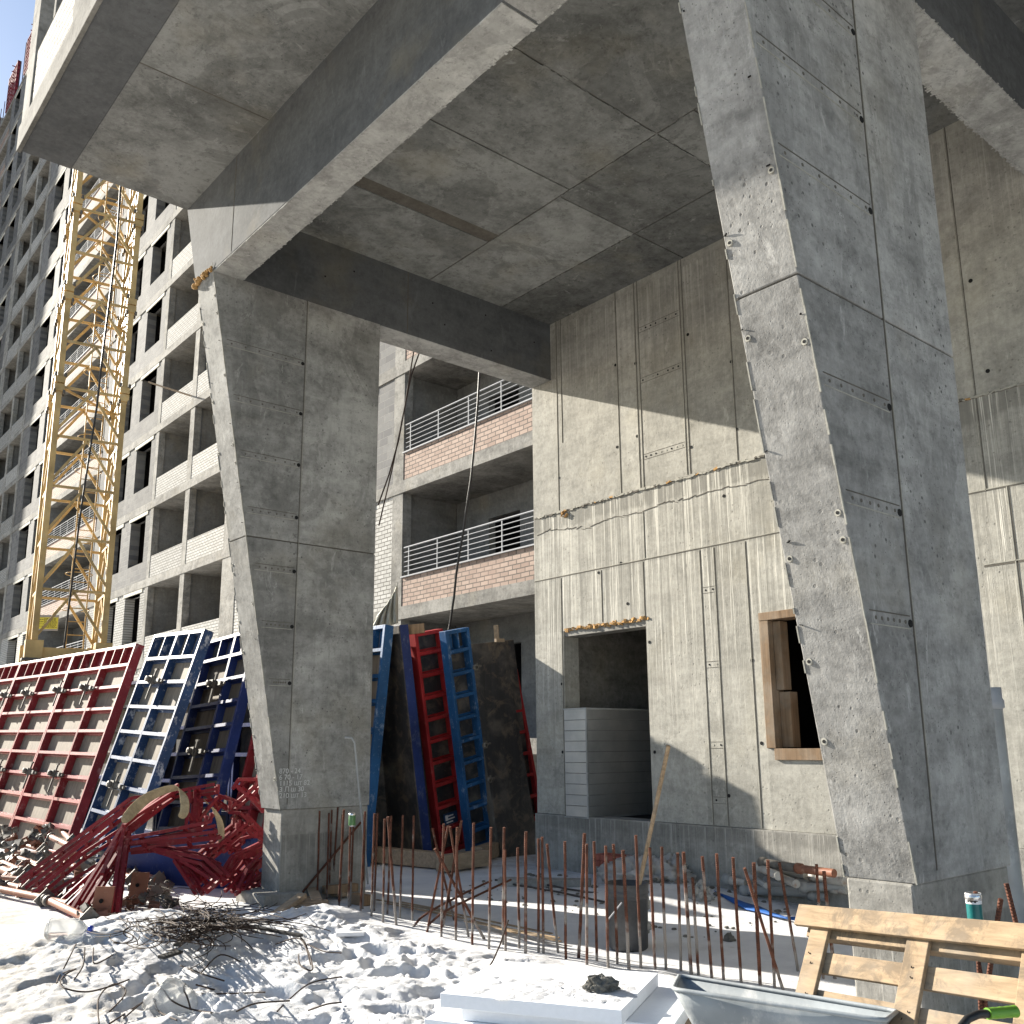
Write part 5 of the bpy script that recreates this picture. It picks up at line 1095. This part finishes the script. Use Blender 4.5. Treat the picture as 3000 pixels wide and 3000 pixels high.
# ================================================================ PALLET
frP=pframe((-360,2415),.2,(2600,2820)); hP,sP,nP=frP; oP=atd(2346,2648,4.3)
pl=thing('wooden_pallet','stained pine pallet propped on edge in front of the near column','pallet',oP-sP*1.0-hP*.55)
def pb(nm,u0,u1,v0,v1,w0,w1,skew=0):
    b=MB(); 
    P8=[oP+hP*(u+ (skew*(v-v0) if 0 else 0))+sP*v+nP*w_ for w_ in (w0,w1) for v in (v0,v1) for u in (u0,u1)]
    b.add(P8,[(0,2,3,1),(4,5,7,6),(0,1,5,4),(2,6,7,3),(0,4,6,2),(1,3,7,5)]); return b.build(nm,[M['pine']],pl,bevel=.003)
pb('top_board',-1.19,.012,-.096,0,-.022,0)
for a,c in ((-.165,-.068),(-.655,-.555),(-1.13,-1.03)): pb('cross_board',a,c,-1.0,-.098 if 0 else -.06,-.0445,-.0225)
for v0,v1 in ((-.275,-.185),(-.435,-.345),(-.60,-.51),(-.77,-.68),(-.99,-.89)): pb('slat',-1.13,-.10,v0,v1,-.068,-.0455)
pb('edge_board',-1.18,-.03,-.125,-.03,-.10,-.0455)
for a,c in ((-.165,-.068),(-.655,-.555),(-1.13,-1.03)):
    for v0,v1 in ((-.99,-.90),(-.6,-.5)): pb('block',a+.005,c-.005,v0,v1,-.14,-.069)
b=MB(); rr=random.Random(6)
for u in (-.11,-.61,-1.08):
    for v in (-.21,-.25,-.38,-.41,-.55,-.72):
        c=oP+hP*(u+rr.uniform(-.02,.02))+sP*v+nP*-.021; b.bar(c,c+hP*rr.uniform(-.012,.012)+sP*.006+nP*.004,.0035,.003)
b.build('nail',[M['wire']],pl)
b=MB(); a=atd(2610,2985,3.9); c=atd(3010,3060,3.4); b.bar(a,c,.12,.03); single(b,'timber_plank',[M['timber']],'weathered grey plank lying below the pallet at the picture edge','plank')
b=MB(); a=atd(1975,3010,4.3); c=atd(2040,2965,4.6); b.bar(a,c,.10,.1); single(b,'timber_block',[M['timber']],'timber block between the foam boards and the wheelbarrow','timber')
# back row added to cast shade and darken the gaps behind the leaning panels
def backpanel(label,a,c,h,lean,mat='ply_dark'):
    a=V(a);c=V(c); u=(c-a).normalized(); n=V((u.y,-u.x,0)); up=(V((0,0,1))+n*lean).normalized()
    t=thing('formwork_panel',label,'formwork',(a+c)/2,'formwork panels leaning at the rear'); L=(c-a).length
    b=MB(); b.obox(a,u,n,up,0,L,-.02,0,.0,h,0); b.build('plywood_sheet',[M[mat]],t)
    b=MB(); 
    for k in range(7): b.obox(a,u,n,up,0,L,-.12,-.021,.03+k*(h-.1)/6,.09+k*(h-.1)/6,0)
    b.obox(a,u,n,up,0,.06,-.125,-.0205,0,h,0); b.obox(a,u,n,up,L-.06,L,-.125,-.0205,0,h,0); b.build('ribs',[M['blue_navy']],t)
backpanel('added dark shade panel at the back of the rack, behind the red ladder-like one',(6.6,12.35,0),(8.0,12.35,0),3.12,.06)
backpanel('added dark shade panel at the back of the rack, close to the wall corner',(8.02,12.4,0),(9.6,12.4,0),3.15,.06)
backpanel('added dark shade panel at the back of the rack, behind the far column',(6.25,12.3,0),(6.58,12.3,0),3.1,.06)
backpanel('added dark shade panel standing behind the navy blue one',(7.0,12.6,0),(6.9,15.2,0),2.95,.0)
backpanel('added dark shade panel standing behind the worn blue one',(6.9,15.25,0),(6.8,18.2,0),2.95,.0)
backpanel('added dark shade panel standing behind the red ones',(6.8,18.25,0),(6.7,22.2,0),2.95,.0)
a=at(350,2585,z=0); c=at(760,2612,z=0)
backpanel('navy panel standing low on its edge behind the red heap',a,c,.62,.35,'blue_navy')
